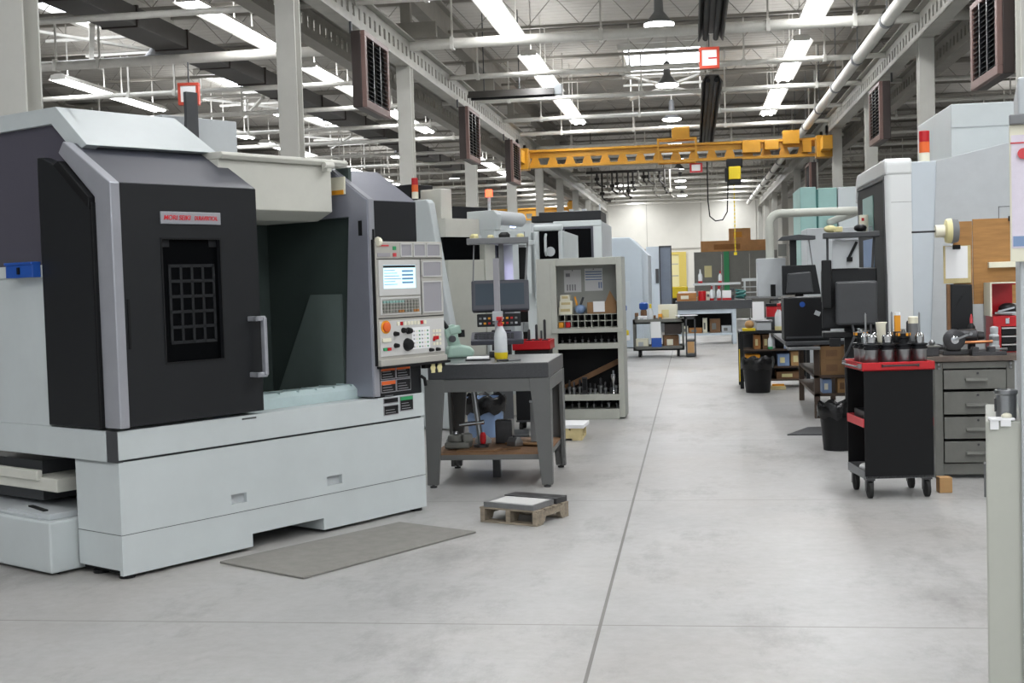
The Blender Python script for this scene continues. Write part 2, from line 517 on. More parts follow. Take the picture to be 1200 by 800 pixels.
for k, (yc, w_) in enumerate([(20.4, 'first'), (26.4, 'second'), (32.9, 'third')]):
    runs(-7.2, yc, 'bright fluorescent strip light, nearer half of the %s pair behind the row of columns' % w_,
         'bright fluorescent strip light, farther half of the %s pair behind the row of columns' % w_)
for k, (yc, w_) in enumerate([(26.2, 'first'), (32.3, 'second'), (38.4, 'third')]):
    runs(-12.2, yc, 'bright fluorescent strip light, nearer half of the %s pair above the front machine roof' % w_,
         'bright fluorescent strip light, farther half of the %s pair above the front machine roof' % w_)
for yc in (45., 51.):
    for x in (-7.2, -12.2): runs(x, yc, 'small distant fluorescent strip light in the far side bay', 'small distant fluorescent strip light in the far side bay')
for yc in (30., 39.): runs(9.5, yc, 'bright fluorescent strip light glimpsed behind the white machine signal tower', 'bright fluorescent strip light glimpsed behind the white machine signal tower')

extra_runs = ((-2.95, 14.2, 140), (2.05, 14.2, 270), (2.05, 8.1, 310), (2.05, 2.0, 350), (2.05, -2.9, 350), (8., 8.1, 340), (8., 2., 340), (8., 14.2, 270), (-7.2, 14.2, 130), (-2.95, 8.1, 40), (-2.95, 2.0, 150), (-8.5, 2.0, 290), (-12.2, 14.2, 120), (-12.2, 20.3, 120))  # lamps added overhead to light the near hall, some off the seen rows
for x, y, p in extra_runs:
    for s in (-1.22, 1.22): strip_light(x, y+s, 'fluorescent strip light added overhead to brighten the near hall')
hb_lab = ['round high-bay lamp first in the row over the aisle, before the thick cross pipe',
          'second round high-bay lamp over the aisle, below the skylight', 'third round high-bay lamp over the aisle, below the skylight',
          'fourth round high-bay lamp over the aisle, just above the crane']
hp = None
for k, y in enumerate([21.5, 28.3, 34.5, 40.5, 46.5, 51, 57, 61, 67.5]):
    l = hb_lab[k] if k < 4 else 'small bright round high-bay lamp over the aisle beyond the crane'
    if hp is None:
        hp = thing('high_bay_lamp', l, 'ceiling light', (-.46, y, 5.75), 0, 'high-bay lamps over the aisle')
        MB().lathe([(.03, .5), (.07, .46), (.08, .2), (.2, .05), (.25, .02), (.25, .0), (.23, .0)], n=20).build('housing', 'mid_grey', hp, smooth=40)
        MB().lathe([(.25, .0), (.245, -.03), (.18, -.055), (.05, -.065)], n=20).build('lens', 'lamp_disc', hp, smooth=40)
        MB().bar((0, 0, .5), (0, 0, 1.2), .03).build('hanger_rod', 'pipe_paint', hp)
    else: dup(hp, (-.46, y, 5.75), label=l)
for k, (x, y, l) in enumerate([(-9.4, 22., 'round high-bay lamp in the side bay above the front machine roof'), (-9.6, 29.8, 'round high-bay lamp in the side bay beside a column'),
                (-9.4, 41., 'small far round high-bay lamp in the side bay seen between columns'), (-9.4, 51, 'small far round high-bay lamp in the side bay seen between columns')]):
    dup(hp, (x, y, 5.75), label=l, group='high-bay lamps in the side bay')

# radiant tube heaters in the aisle and the dark duct of the side bay
def radiant(x, y0, y1, z, label):
    o = thing('radiant_heater', label, 'heater', (x, y0, z))
    L = y1-y0
    MB().prism([(-.2, 0), (-.12, .14), (.12, .14), (.2, 0), (.18, 0), (.11, .12), (-.11, .12), (-.18, 0)], 'y', 0, L).build('hood', 'duct_dark', o)
    t = MB()
    for s in (-.08, .08): t.tube([(s, .05, .04), (s, L-.05, .04)], .045, 10)
    t.build('heating_tube', 'black', o, smooth=40)
    c = MB()
    y = .4
    while y < L: c.bar((0, y, .14), (0, y, 1.3), .02); y += 2.
    c.build('chain', 'pipe_paint', o)
radiant(.36, 16.8, 20.6, 5.26, 'long dark radiant heater over the aisle in front of the thick pipe')
radiant(.45, 24.9, 37.5, 5.26, 'long dark radiant heater over the aisle behind the red-framed sign')
o = thing('duct', 'dark brown sheet-metal duct running along the side bay roof', 'duct', (-8.7, 14, 5.7))
MB().box(-.28, .28, 0, 50, 0, .3).build('duct_body', 'duct_dark', o, bevel=.01)
d = MB()
for i in range(25): d.box(-.3, .3, 1+i*2, 1.06+i*2, -.02, .32)
d.build('duct_joint', 'heater_brown', o)
radiant_x = thing('radiant_heater', 'short dark radiant heater hung crosswise beside the machine-side girder', 'heater', (-4.3, 25.2, 5.2))
MB().prism([(-.2, 0), (-.12, .14), (.12, .14), (.2, 0), (.18, 0), (.11, .12), (-.11, .12), (-.18, 0)], 'x', 0, 1.7).build('hood', 'duct_dark', radiant_x)
MB().tube([(.05, 0, .04), (1.65, 0, .04)], .06, 10).build('heating_tube', 'black', radiant_x, smooth=40)
MB().box(1.7, 1.85, -.12, .12, .0, .2).build('burner_box', 'panel_grey', radiant_x, bevel=.01)
q = MB(); q.bar((.3, 0, .14), (.3, 0, 1.7), .02); q.bar((1.0, 0, .14), (1.0, 0, 1.7), .02); q.build('hanger', 'dark_grey', radiant_x)
random.seed(5)
mf = thing('pipe_manifold', 'dark cluster of hanging valves and bent pipes beyond the crane over the machines', 'pipework', (-2.2, 46.9, 4.3))
for i in range(16):
    x = -1.4+i*.19; z = .2+.6*random.random(); y = .5*random.random()
    q = MB(); q.tube([(x, y, 1.15), (x, y, z), (x+.12, y, z-.1), (x+.3*random.random(), y+.2, z-.12)], .035, 8)
    q.lathe([(.03, z-.02), (.09, z), (.09, z+.1), (.03, z+.12)], (x, y, .1), 10)
    q.build('drop_pipe', 'duct_dark' if i % 3 else 'beam_paint', mf, smooth=50)
q = MB(); q.tube([(-1.6, .25, 1.15), (1.8, .25, 1.15)], .05, 8); q.bar((-1.4, .25, 1.2), (-1.4, .25, 2.6), .03); q.bar((1.5, .25, 1.2), (1.5, .25, 2.6), .03); q.build('hanger_header', 'duct_dark', mf)
# hanging red-framed aisle sign
o = thing('hanging_sign', 'red-framed white square sign hanging over the aisle from the radiant heater', 'sign', (.36, 22.3, 5.1))
MB().frame('y', -.06, .06, (-.17, .17, 0, .36), (-.125, .125, .05, .31)).build('frame', 'sign_red', o, bevel=.004)
MB().box(-.125, .125, -.05, .05, .05, .31).build('face', 'paper', o)
MB().box(-.02, .125, -.054, -.05, .16, .185).build('marking', 'red', o)
MB().bar((0, 0, .36), (0, 0, .85), .02).build('hanger', 'dark_grey', o)
o2 = thing('hanging_sign', 'orange-framed white sign hanging behind the front machine roof', 'sign', (-8.1, 20.2, 4.62), .15)
MB().frame('y', -.06, .06, (-.17, .17, 0, .36), (-.125, .125, .05, .31)).build('frame', 'sign_red', o2, bevel=.004)
MB().box(-.125, .125, -.05, .05, .05, .31).build('face', 'paper', o2)
MB().bar((0, 0, .36), (0, 0, .7), .02).build('hanger', 'dark_grey', o2)
# long round pipe under the roof beside the drill-side girder
o = thing('long_pipe', 'long pale round pipe running the aisle length beside the girder', 'pipe', (2.95, 12, 5.3))
MB().tube([(0, 0, 0), (.02, 57, 0)], .1, 14).build('pipe', 'pipe_paint', o, smooth=40)
c = MB()
for i in range(16):
    c.lathe([(.115, -.06), (.115, .06)], (0, 1+3.45*i, 0), 14, 'y'); c.bar((0, 1+3.45*i, .1), (0, 1+3.45*i, 1.5), .02)
c.build('coupling', 'mid_grey', o, smooth=40)
o = thing('conduit', 'thin grey conduit running along the roof edge beside the long pipe', 'pipe', (3.25, 12, 5.75))
MB().tube([(0, 0, 0), (0, 57, 0)], .04, 8).build('pipe', 'duct_dark', o, smooth=40)
# louvred unit heaters beside the columns
def unit_heater(x, y, z, s, label, L=1.35):
    o = thing('unit_heater', label, 'heater', (x, y, z), 0, 'brown louvred unit heaters')
    MB().box(.05 if s > 0 else -.18, .18 if s > 0 else -.05, 0, L, 0, 1.0).build('casing', 'heater_brown', o, bevel=.01)
    a, b = (.18, .24) if s > 0 else (-.24, -.18)
    MB().frame('x', a, b, (0, L, 0, 1.0), (.1, L-.1, .1, .93)).build('frame', 'heater_frame', o, bevel=.006)
    q = MB()
    for i in range(14): q.cbox((a+b)/2, L/2, .135+i*.058, .05, L-.2, .008, ry=s*.6)
    for yy in (L*.36, L*.64): q.box(a, b-.01 if s > 0 else b, yy-.015, yy+.015, .1, .93)
    q.build('louver', 'black_steel', o)
    c = MB()
    for yy in (.2, L-.2): c.bar((0, yy, 1.0), (0, yy, 1.16), .03)
    c.build('hanger', 'dark_grey', o)
unit_heater(-4.42, 16.5, 3.93, 1, 'brown louvred unit heater hanging between first and second columns behind the front machine')
unit_heater(-4.42, 24.3, 3.95, 1, 'brown louvred unit heater, second along the girder over the big machines')
unit_heater(-4.42, 30.4, 3.95, 1, 'small brown louvred unit heater near the crane end over the big machines')
unit_heater(3.56, 14.62, 3.68, -1, 'brown louvred unit heater hanging high above the plywood board')
unit_heater(3.5, 23.0, 3.85, -1, 'brown louvred unit heater before the signal tower of the white machine')
unit_heater(3.42, 35.6, 3.55, -1, 'small brown louvred unit heater just under the crane end truck')

# yellow bridge crane hung under the runway girders
def crane_girder(parent, y, x0, x1, z, h, name='bridge_girder'):
    g = MB()
    g.box(x0, x1, y-.1, y+.1, z, z+.07); g.box(x0, x1, y-.09, y+.09, z+h-.06, z+h)
    n = int((x1-x0)/.44)
    p = (x1-x0)/n
    for i in range(n):
        a = x0+i*p
        g.prism([(a, z+.07), (a+p*.62, z+.07), (a+p*.48, z+h*.55), (a+p*.14, z+h*.55)], 'y', y-.012, y+.012)
    g.box(x0, x1, y-.012, y+.012, z+h*.55, z+h-.06)
    return g.build(name, 'crane_yellow', parent, bevel=.004)
cr = thing('bridge_crane', 'yellow castellated bridge crane spanning the aisle under the roof girders', 'crane', (0, 33.0, .07))
crane_girder(cr, 0, -4.1, 3.1, 4.4, .46)
for sx in (-1, 1):
    x = -4.32 if sx < 0 else 3.32
    e = MB(); e.box(x-.12, x+.12, -.9, .9, 4.5, 4.82); e.box(x-.2, x+.2, -.25, .25, 4.36, 4.9)
    et = e.build('end_truck', 'crane_yellow', cr, bevel=.01)
    q = MB()
    for yy in (-.7, .7):
        for xx in (-.17, .17): q.lathe([(.1, -.03), (.1, .03)], (x+xx*.0+sx*0, yy, 4.98), 14, 'x')
        q.bar((x, yy, 4.8), (x, yy, 5.08), .06)
    q.build('wheel', 'dark_steel', et, smooth=40)
t = MB()
for a in (-.8, .15):
    for yy in (-.22, .22): t.bar((a, yy, 4.38), (a, yy, 4.98), .05)
for z in (4.4, 4.97, 4.7):
    for yy in (-.22, .22): t.bar((-.8, yy, z), (.15, yy, z), .045)
    t.bar((-.8, -.22, z), (-.8, .22, z), .045); t.bar((.15, -.22, z), (.15, .22, z), .045)
t.build('trolley_cage', 'crane_yellow', cr)
t = MB(); t.box(-.45, .0, -.15, .15, 4.99, 5.25); t.lathe([(.1, -.2), (.12, -.18), (.12, .18), (.1, .2)], (-.2, 0, 5.18), 14, 'x')
t.build('trolley_motor', 'crane_yellow', cr, bevel=.01)
t = MB(); t.box(1.3, 1.75, -.2, .1, 4.55, 4.86); t.box(1.85, 2.2, -.24, .0, 4.6, 4.84)
t.box(2.3, 2.7, -.28, .0, 4.72, 5.05); t.box(2.78, 3.0, -.2, .0, 4.5, 4.8)
t.build('electrical_box', 'crane_yellow', cr, bevel=.008)
t = MB(); t.box(.9, 1.3, -.16, .16, 4.2, 4.42); t.box(.94, 1.26, -.2, .2, 3.78, 3.9); t.box(.86, .94, -.15, .15, 3.85, 4.2)
hb = t.build('hoist_body', 'black_plastic', cr, bevel=.02)
MB().box(.95, 1.25, -.21, .21, 3.9, 4.22).build('hoist_cover', 'yellow', hb, bevel=.02)
t = MB()
for i in range(34): t.cbox(1.08, 0, 3.74-i*.05, .01 if i % 2 else .03, .03 if i % 2 else .01, .06)
t.box(1.04, 1.12, -.04, .04, 2.0, 2.07)
t.build('hoist_chain', 'yellow', cr)
t = MB(); t.tube([(.42, 0, 4.38), (.42, 0, 3.4), (.46, 0, 3.0), (.6, 0, 2.88), (.78, 0, 2.9), (.9, 0, 3.1), (.93, 0, 3.8), (.93, 0, 4.2)], .016, 6)
t.build('pendant_cable', 'black', cr, smooth=50)
t = MB(); t.box(-.02, .3, -.02, .02, 4.12, 4.36)
t.build('capacity_plate', 'paper', cr)
MB().frame('y', -.03, -.021, (-.02, .3, 4.12, 4.36), (.03, .25, 4.16, 4.32)).build('plate_border', 'red', cr)
c2 = thing('bridge_crane', 'small far yellow bridge crane in the side bay glimpsed between columns', 'crane', (0, 58, 0))
crane_girder(c2, 0, -15, -5.4, 4.3, .55)
MB().box(-9.0, -8.2, -.3, .3, 4.0, 4.3).build('hoist_body', 'red', c2, bevel=.02)
MB().box(-5.48, -5.28, -.8, .8, 4.6, 5.0).build('end_truck', 'crane_yellow', c2)
MB().box(-5.46, -5.3, -.5, .5, 5.0, 5.095).build('hanger_bracket', 'crane_yellow', c2)
# ---------------------------------------------------------------- the big machining centre in front (local: x along its front, y into it)
MA = R(59.59)
mc = thing('machining_center', 'big white and charcoal machining centre with open sliding door, standing on the front mat side', 'machine', (-3.169, 6.663, 0), MA)
# base skirt with fork notch and two hand slots
b = MB()
slots = [(.772, .889, .302, .364), (1.556, 1.69, .302, .366)]
b.holes(0, 2.5, .022, .655, slots + [(.924, 1.515, .022, .1)], 0, .03)
b.box(0, .03, .03, .42, .05, .655); b.box(2.47, 2.5, .03, .42, .022, .655); b.box(0, 2.5, .03, .42, .64, .655)
b.box(.9, .924, .03, .4, .022, .12); b.box(1.515, 1.54, .03, .4, .022, .12); b.box(.9, 1.54, .03, .4, .1, .115)
b.build('base_cover', 'white_paint', mc)
for s in slots:
    q = MB(); q.box(s[0], s[1], .028, .034, s[2], s[3]); q.box(s[0], s[1], .0, .03, s[3]-.004, s[3]-.001)
    q.build('hand_slot', 'panel_grey', mc)
q = MB()
q.box(0, .92, -.0015, .002, .2475, .2505); q.box(1.52, 2.5, -.0015, .002, .2475, .2505); q.box(.92, 1.52, -.0015, .002, .2475, .2505); q.box(-.0015, .002, 0, .42, .2475, .2505)
q.build('seam', 'seam', mc)
ft = MB()
for x, y in ((.06, .05), (.06, .3), (2.44, .05), (2.44, .35), (.8, .3), (1.7, .3)):
    ft.lathe([(.045, 0), (.045, .02), (.02, .025), (.02, .05), (.03, .05), (.03, .06), (.015, .06), (.015, .08)], (x, y, 0), 12)
for x in (.02, 2.42): ft.box(x, x+.06, .02, .4, .03, .05)
ft.build('leveling_foot', 'black', mc)
# dark under-body, recess under the long side with conveyor parts
b = MB(); b.box(.4, 2.45, .45, 1.75, .02, .64); b.box(.08, .4, .9, 1.75, .36, .6)
b.build('machine_bed', 'dark_grey', mc)
b = MB(); b.box(.0, .45, .62, 1.75, .44, .52); b.box(-.02, .02, .8, 1.7, .5, .56)
b.build('chip_chute', 'warm_white', mc, bevel=.006)
# sill strip all round above the base
b = MB(); b.box(0, 2.5, -.008, .12, .668, .83); b.box(-.008, .03, .105, 1.8, .655, .83); b.box(.03, 2.49, .12, 1.8, .80, .83)
b.build('sill_band', 'white_paint', mc, bevel=.004)
q = MB(); q.box(.01, 2.49, .02, .1, .655, .668); q.box(-.004, .03, -.002, .1, .655, .83)
q.build('sill_gap', 'dark_grey', mc)
MB().box(.87, .98, -.0105, -.008, .805, .815).build('sill_catch', 'seam', mc)
# body side (facing the camera side): lower wall, ledge, tinted window, roof hood
b = MB(); b.box(-.005, .03, .64, 1.8, .83, 1.72); b.box(-.02, .2, .64, 1.8, 1.70, 1.77)
b.box(.1, .15, 1.72, 1.8, 1.74, 2.64)
b.build('side_panel', 'white_paint', mc, bevel=.004)
b = MB(); b.box(-.003, -.0045+.02, 1.18, 1.19, .83, 1.70)
b.build('side_seam', 'panel_grey', mc)
b = MB(); b.prism([(.64, 1.77), (1.72, 1.77), (1.72, 2.6), (.6, 2.6), (.4, 2.42)], 'x', .12, .132)
b.build('side_window', 'tint_glass', mc)
b = MB(); b.box(.135, .15, .64, 1.7, 2.45, 2.47); b.box(.3, .34, 1.0, 1.6, 1.8, 2.2); b.box(.3, .5, .9, 1.6, 1.75, 2.05); b.lathe([(.1, 1.75), (.1, 2.15), (.06, 2.2)], (.5, 1.0, 0), 12)
b.box(.6, .65, .7, 1.75, .83, 2.5)
b.build('tool_magazine', 'mid_grey', mc)
b = MB()
U0, V0 = .15, .33
b.prism([(.30, 2.44), (.60, 2.685), (1.8, 2.70), (1.8, 2.595), (.65, 2.59), (.42, 2.40)], 'x', U0-.06, U0+.03)
b.add([(U0, .30, 2.44), (U0, .60, 2.685), (U0, 1.8, 2.70), (.93, .60, 2.685), (1.02, .31, 2.448), (1.02, 1.8, 2.70), (U0, 1.8, 2.6), (1.02, 1.8, 2.6), (U0+.03, .5, 2.43), (1.02, .5, 2.43)],
      [(0, 4, 3, 1), (1, 3, 5, 2), (4, 9, 7, 5, 3), (2, 5, 7, 6), (0, 8, 9, 4), (8, 6, 7, 9), (0, 1, 2, 6, 8)])
b.build('roof_hood', 'white_paint', mc, bevel=.003)
# sliding door bay pushed to the near side
prof = lambda t: [(-.03+t, .85), (-.03+t, 2.2-t*.3), (.40+t*.6, 2.455-t*.8), (.40, 2.455), (-.03, 2.2), (-.03, .85)][::1]
dr = MB()
hole = (.329, .742, 1.187, 1.895)
dr.holes(.06, 1.03, .85, 2.2, [hole], -.025, .015)
dr.prism([(-.025, 2.2), (.40, 2.452), (.42, 2.42), (.015, 2.17)], 'x', .06, 1.03)
door = dr.build('sliding_door', 'charcoal', mc)
# slope skin is a satin lighter charcoal
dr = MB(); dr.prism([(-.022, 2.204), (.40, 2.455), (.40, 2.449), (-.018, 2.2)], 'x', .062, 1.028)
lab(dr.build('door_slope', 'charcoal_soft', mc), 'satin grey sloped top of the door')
dr = MB(); dr.box(.98, 1.03, .015, .16, .85, 2.16); dr.box(.06, 1.03, .012, .02, .85, .9)
dr.build('door_return', 'charcoal', door)
f = MB(); f.prism([(-.036, .845), (-.036, 2.202), (.395, 2.462), (.45, 2.40), (.115, 2.13), (.115, .845)], 'x', 0.0, .062)
lab(f.build('door_frame', 'silver_paint', mc, bevel=.006), 'silver edge frame of the door')
f = MB(); f.prism([(.12, .84), (.12, 2.10), (.38, 2.30), (.59, 2.385), (.64, 2.385), (.64, .84)], 'x', -.02, .05)
f.build('door_carriage', 'charcoal', mc, bevel=.006)
f = MB(); f.prism([(.12, 2.06), (.12, 2.13), (.40, 2.35), (.46, 2.33)], 'x', -.035, .02); f.box(-.025, .02, .108, .13, .84, 2.1)
f.build('door_rail', 'black', mc, bevel=.004)
MB().box(.329, .742, .004, .012, 1.187, 1.895).build('door_window', 'black_gloss', door)
g = MB()
for i in range(5): g.box(.385+i*.078, .385+i*.078+.018, -.002, .005, 1.29, 1.75)
for j in range(6): g.box(.385, .715, -.002, .005, 1.29+j*.0884, 1.29+j*.0884+.018)
for a in ((.335, .40), (.68, .735)): g.box(a[0], a[1], .0, .005, 1.85, 1.89)
g.build('window_guard', 'charcoal', door)
MB().frame('y', -.029, -.02, (.322, .749, 1.18, 1.902), (.332, .739, 1.19, 1.892)).build('window_bezel', 'black_plastic', door)
MB().box(.083, .1, -.032, -.02, 1.28, 1.56).build('edge_pull', 'black', door, bevel=.004)
h = MB(); h.box(.985, 1.01, -.11, -.075, 1.07, 1.42); h.box(.93, 1.01, -.10, -.075, 1.40, 1.43); h.box(.93, 1.01, -.10, -.075, 1.06, 1.09); h.box(.93, .955, -.1, -.02, 1.40, 1.43); h.box(.93, .955, -.1, -.02, 1.06, 1.09)
lab(h.build('door_handle', 'silver_paint', door, bevel=.005), 'silver bow handle')
s = MB(); s.box(.326, .749, -.034, -.024, 1.98, 2.05)
sg = lab(s.build('name_plate', 'silver_paint', mc, bevel=.002), 'silver plate with red lettering')
text_part('lettering', 'MORI SEIKI', .038, 'red_text', sg, (.437, -.0355, 2.015), (PI/2, 0, 0), width=.185, shear=.15)
text_part('lettering', 'DURAVERTICAL', .034, 'red_text', sg, (.643, -.0355, 2.014), (PI/2, 0, 0), width=.165)
# work area seen through the open doorway
i_ = MB(); i_.box(.6, 2.06, 1.05, 1.08, .83, 2.4); i_.box(2.04, 2.07, .2, 1.06, .83, 2.4); i_.box(1.03, 2.06, .34, 1.06, 2.3, 2.33); i_.box(.66, .69, .35, 1.06, .83, 2.3)
i_.box(.66, 2.05, .2, 1.06, .835, .85)
i_.box(1.05, 1.075, .5, 1.05, .85, 2.3)
i_.build('work_area', 'interior', mc)
p = MB(); p.prism([(.97, .85), (.60, 1.54), (.30, 1.54), (.29, .85)], 'x', 2.02, 2.042)  # lighter plate paints in the lit lower part of the inner sheet
p.build('inner_lit_patch', 'interior_lit', mc, bevel=.002)
p = MB(); p.prism([(.13, .83), (.13, .895), (.17, .925), (.55, .90), (.55, .83)], 'x', 1.03, 2.03)
for i in range(6): p.box(1.15+i*.16, 1.155+i*.16, .145, .3, .915, .93)
p.build('chip_guard', 'interior_light', mc, bevel=.003)
v = MB(); v.box(1.05, 1.35, .55, .85, .88, .98); v.box(1.08, 1.13, .6, .8, .98, 1.06); v.box(1.24, 1.29, .6, .8, .98, 1.05); v.tube([(1.0, .7, .95), (1.42, .7, .95)], .025)
v.build('vise', 'steel', mc, bevel=.006)
v = MB(); v.box(1.06, 1.14, .5, .56, .96, 1.03)
lab(v.build('workpiece', 'blue', mc, bevel=.006), 'small blue block on the vise')
sp = MB(); sp.lathe([(.02, 1.5), (.05, 1.56), (.09, 1.62), (.13, 1.7), (.13, 2.3)], (1.35, .8, 0), 20)
sp.build('spindle_head', 'dark_steel', mc, smooth=40)
# header over the doorway
h = MB(); h.box(.95, 1.90, .22, .9, 2.095, 2.40); h.prism([(.19, 2.40), (.17, 2.425), (.19, 2.445), (.9, 2.46), (.9, 2.40)], 'x', .95, 2.02)
h.prism([(.22, 2.095), (.36, 2.04), (.9, 2.04), (.9, 2.095)], 'x', 1.0, 1.9)
lab(h.build('header', 'warm_white', mc, bevel=.006), 'cream header box over the doorway')
h = MB(); h.tube([(1.78, .16, 2.40), (1.86, .16, 2.40)], .022, 10); h.box(1.8, 1.84, .15, .2, 2.36, 2.40)
h.build('header_latch', 'warm_white', mc)
# column cover on the far side of the doorway
c = MB(); c.prism([(-.02, .842), (-.02, 2.165), (.43, 2.455), (.75, 2.455), (.75, 2.06), (.156, 2.06), (.24, .92), (.24, .842)], 'x', 1.985, 2.045)
lab(c.build('door_post', 'silver_slope', mc, bevel=.004), 'silver grey post with sloped top')
c = MB(); c.prism([(-.03, .842), (-.03, 2.17), (.43, 2.468), (.43, 2.44), (0, 2.15), (0, .842)], 'x', 1.995, 2.045)
lab(c.build('post_edge', 'silver_paint', mc, bevel=.004), 'bright silver leading edge')
c = MB(); c.box(1.972, 1.985, .17, .36, 2.215, 2.335); 
wl = lab(c.build('warning_box', 'cream', mc, bevel=.004), 'small cream switch box')
c = MB(); c.box(1.967, 1.973, .18, .29, 2.215, 2.245); c.build('warning_stripe', 'amber', wl)
c = MB(); c.box(1.979, 1.986, .03, .06, 1.93, 2.03); c.box(2.02, 2.03, -.04, -.03, 1.9, 1.97); c.build('door_switch', 'black', mc)
c = MB(); c.lathe([(.0, -.02), (.03, -.015), (.035, 0), (.03, .015), (0, .02)], (2.05, -.05, 1.885), 12, 'x')
lab(c.build('work_lamp', 'cream', mc, smooth=40), 'small cream lamp head on the post')
c = MB(); c.box(2.045, 2.49, .0, .03, 1.0, 2.165); c.box(2.045, 2.49, .002, .03, .83, 1.05)
c.build('front_panel', 'charcoal', mc, bevel=.003)
c = MB(); c.prism([(.0, 2.167), (.36, 2.40), (.42, 2.40), (.03, 2.155)], 'x', 2.045, 2.49)
lab(c.build('front_slope', 'silver_slope', mc), 'silver sloped top panel')
c = MB(); c.box(2.07, 2.49, .05, 1.75, .83, 2.16); c.prism([(.05, 2.16), (.4, 2.38), (1.75, 2.40), (1.75, 2.16)], 'x', 2.07, 2.49); c.box(.7, 2.06, 1.09, 1.75, .83, 2.38); c.box(.95, 2.06, .95, 2.3, 2.38, 2.45)
c.build('rear_body', 'white_paint', mc)
b = MB(); b.box(1.07, 1.69, .92, 1.6, 2.45, 2.755)
b.build('top_housing', 'panel_grey', mc, bevel=.006)
b = MB(); b.prism([(1.17, 2.63), (1.27, 2.63), (1.27, 2.9), (1.18, 2.9), (1.18, 2.72)], 'y', .80, .83); b.box(1.17, 1.27, .8, .95, 2.6, 2.63)
b.build('top_bracket', 'dark_grey', mc)
# warning plates on the low front
def plate(x0, x1, z0, z1, y, colors, parent):
    pl = MB(); pl.box(x0, x1, y-.004, y, z0, z1)
    o = pl.build('warning_plate', ['panel_darker'], parent, bevel=.001)
    q = MB()
    q.m(0).box(x0+.006, x1-.006, y-.006, y-.003, z0+.006, z1-.006)
    q.m(1).box(x0+.006, x1-.006, y-.007, y-.003, z1-.03, z1-.006)
    q.m(2)
    for k in range(3): q.box(x0+.015, x1-.03-.01*k, y-.0068, y-.003, z0+.016+k*.018, z0+.02+k*.018)
    q.build('plate_print', ['black_plastic', colors, 'panel_darker'], o)
plate(2.08, 2.225, .95, 1.04, 0, 'orange', mc); plate(2.23, 2.375, .95, 1.04, 0, 'orange', mc)
plate(2.08, 2.225, .86, .945, 0, 'orange', mc); plate(2.23, 2.375, .86, .945, 0, 'black_plastic', mc)
plate(2.09, 2.235, .785, .825, -.008, 'black_plastic', mc); plate(2.09, 2.235, .705, .775, -.008, 'black_plastic', mc); plate(2.25, 2.385, .72, .825, -.008, 'green', mc)
c = MB()
for x in (2.56, 2.63): c.lathe([(0, -.006), (.022, -.004), (.028, 0.), (.022, .006), (0, .006)], (x, -.05, 1.0), 12, 'y')
for x in (2.56, 2.63): c.box(x-.018, x+.018, -.056, -.044, .965, 1.03)
lab(c.build('cable_plug', 'pale_yellow', mc, bevel=.004), 'pale yellow connectors under the control panel')
c = MB(); c.box(2.49, 2.70, -.04, .0, 1.0, 1.06); c.tube([(2.47, -.01, .95), (2.49, -.03, .93), (2.50, -.03, .88)], .012, 8)
c.build('plug_bracket', 'black', mc)
# operator control panel
cp = MB(); cp.box(2.02, 2.695, -.05, .0, 1.07, 1.888); cp.box(2.03, 2.685, .0, .06, 1.09, 1.87); cp.box(2.02, 2.695, -.07, -.0, 1.045, 1.09)
pan = lab(cp.build('control_panel', 'panel_beige', mc, bevel=.006), 'beige control panel with screen and keys')
q = MB(); q.box(2.03, 2.69, -.053, -.05, 1.366, 1.372); q.box(2.03, 2.69, -.053, -.05, 1.768, 1.772); q.box(2.458, 2.462, -.053, -.05, 1.38, 1.768); q.box(2.005, 2.022, -.045, .02, 1.05, 1.9); q.box(2.02, 2.72, -.075, .02, 1.03, 1.047)
q.build('panel_seam', 'black_plastic', pan)
MB().frame('y', -.058, -.05, (2.04, 2.45, 1.52, 1.762), (2.085, 2.406, 1.569, 1.728)).build('screen_bezel', 'panel_light', pan, bevel=.002)
MB().box(2.085, 2.406, -.054, -.05, 1.569, 1.728).build('screen', 'screen', pan)
q = MB()
q.box(2.088, 2.403, -.0555, -.054, 1.71, 1.725)
q.build('screen_header', 'charcoal', pan)
q = MB()
for k in range(6): q.box(2.095, 2.2+.02*((k*5) % 4), -.0555, -.054, 1.69-k*.019, 1.694-k*.019)
for k in range(4): q.box(2.27, 2.38, -.0555, -.054, 1.68-k*.026, 1.692-k*.026)
q.build('screen_readout', 'screen_line', pan)
MB().frame('y', -.056, -.05, (2.05, 2.45, 1.39, 1.51), (2.065, 2.435, 1.4, 1.495)).build('keyboard_bezel', 'panel_light', pan, bevel=.002)
q = MB()
for j in range(4):
    for k in range(12): q.m(1 if (j == 3 and k < 7) else 2 if (j == 0 and k in (5, 6, 10, 11)) else 0).box(2.075+k*.03, 2.097+k*.03, -.06, -.05, 1.405+j*.022, 1.421+j*.022)
q.build('keyboard_key', ['key_grey', 'teal_paint', 'wood_orange'], pan)
q = MB()
for x0, x1, z0, z1 in ((2.27, 2.37, 1.79, 1.868), (2.40, 2.51, 1.79, 1.868), (2.535, 2.665, 1.79, 1.868), (2.485, 2.67, 1.65, 1.745), (2.48, 2.668, 1.4, 1.605)):
    q.box(x0, x1, -.0525, -.05, z0, z1)
q.build('blank_pocket', 'panel_darker', pan)
q = MB()
for x0, x1, z0, z1 in ((2.27, 2.37, 1.79, 1.868), (2.40, 2.51, 1.79, 1.868), (2.535, 2.665, 1.79, 1.868), (2.485, 2.67, 1.65, 1.745), (2.48, 2.668, 1.4, 1.605)):
    q.frame('y', -.058, -.05, (x0-.008, x1+.008, z0-.008, z1+.008), (x0, x1, z0, z1))
q.build('pocket_frame', 'panel_light', pan)
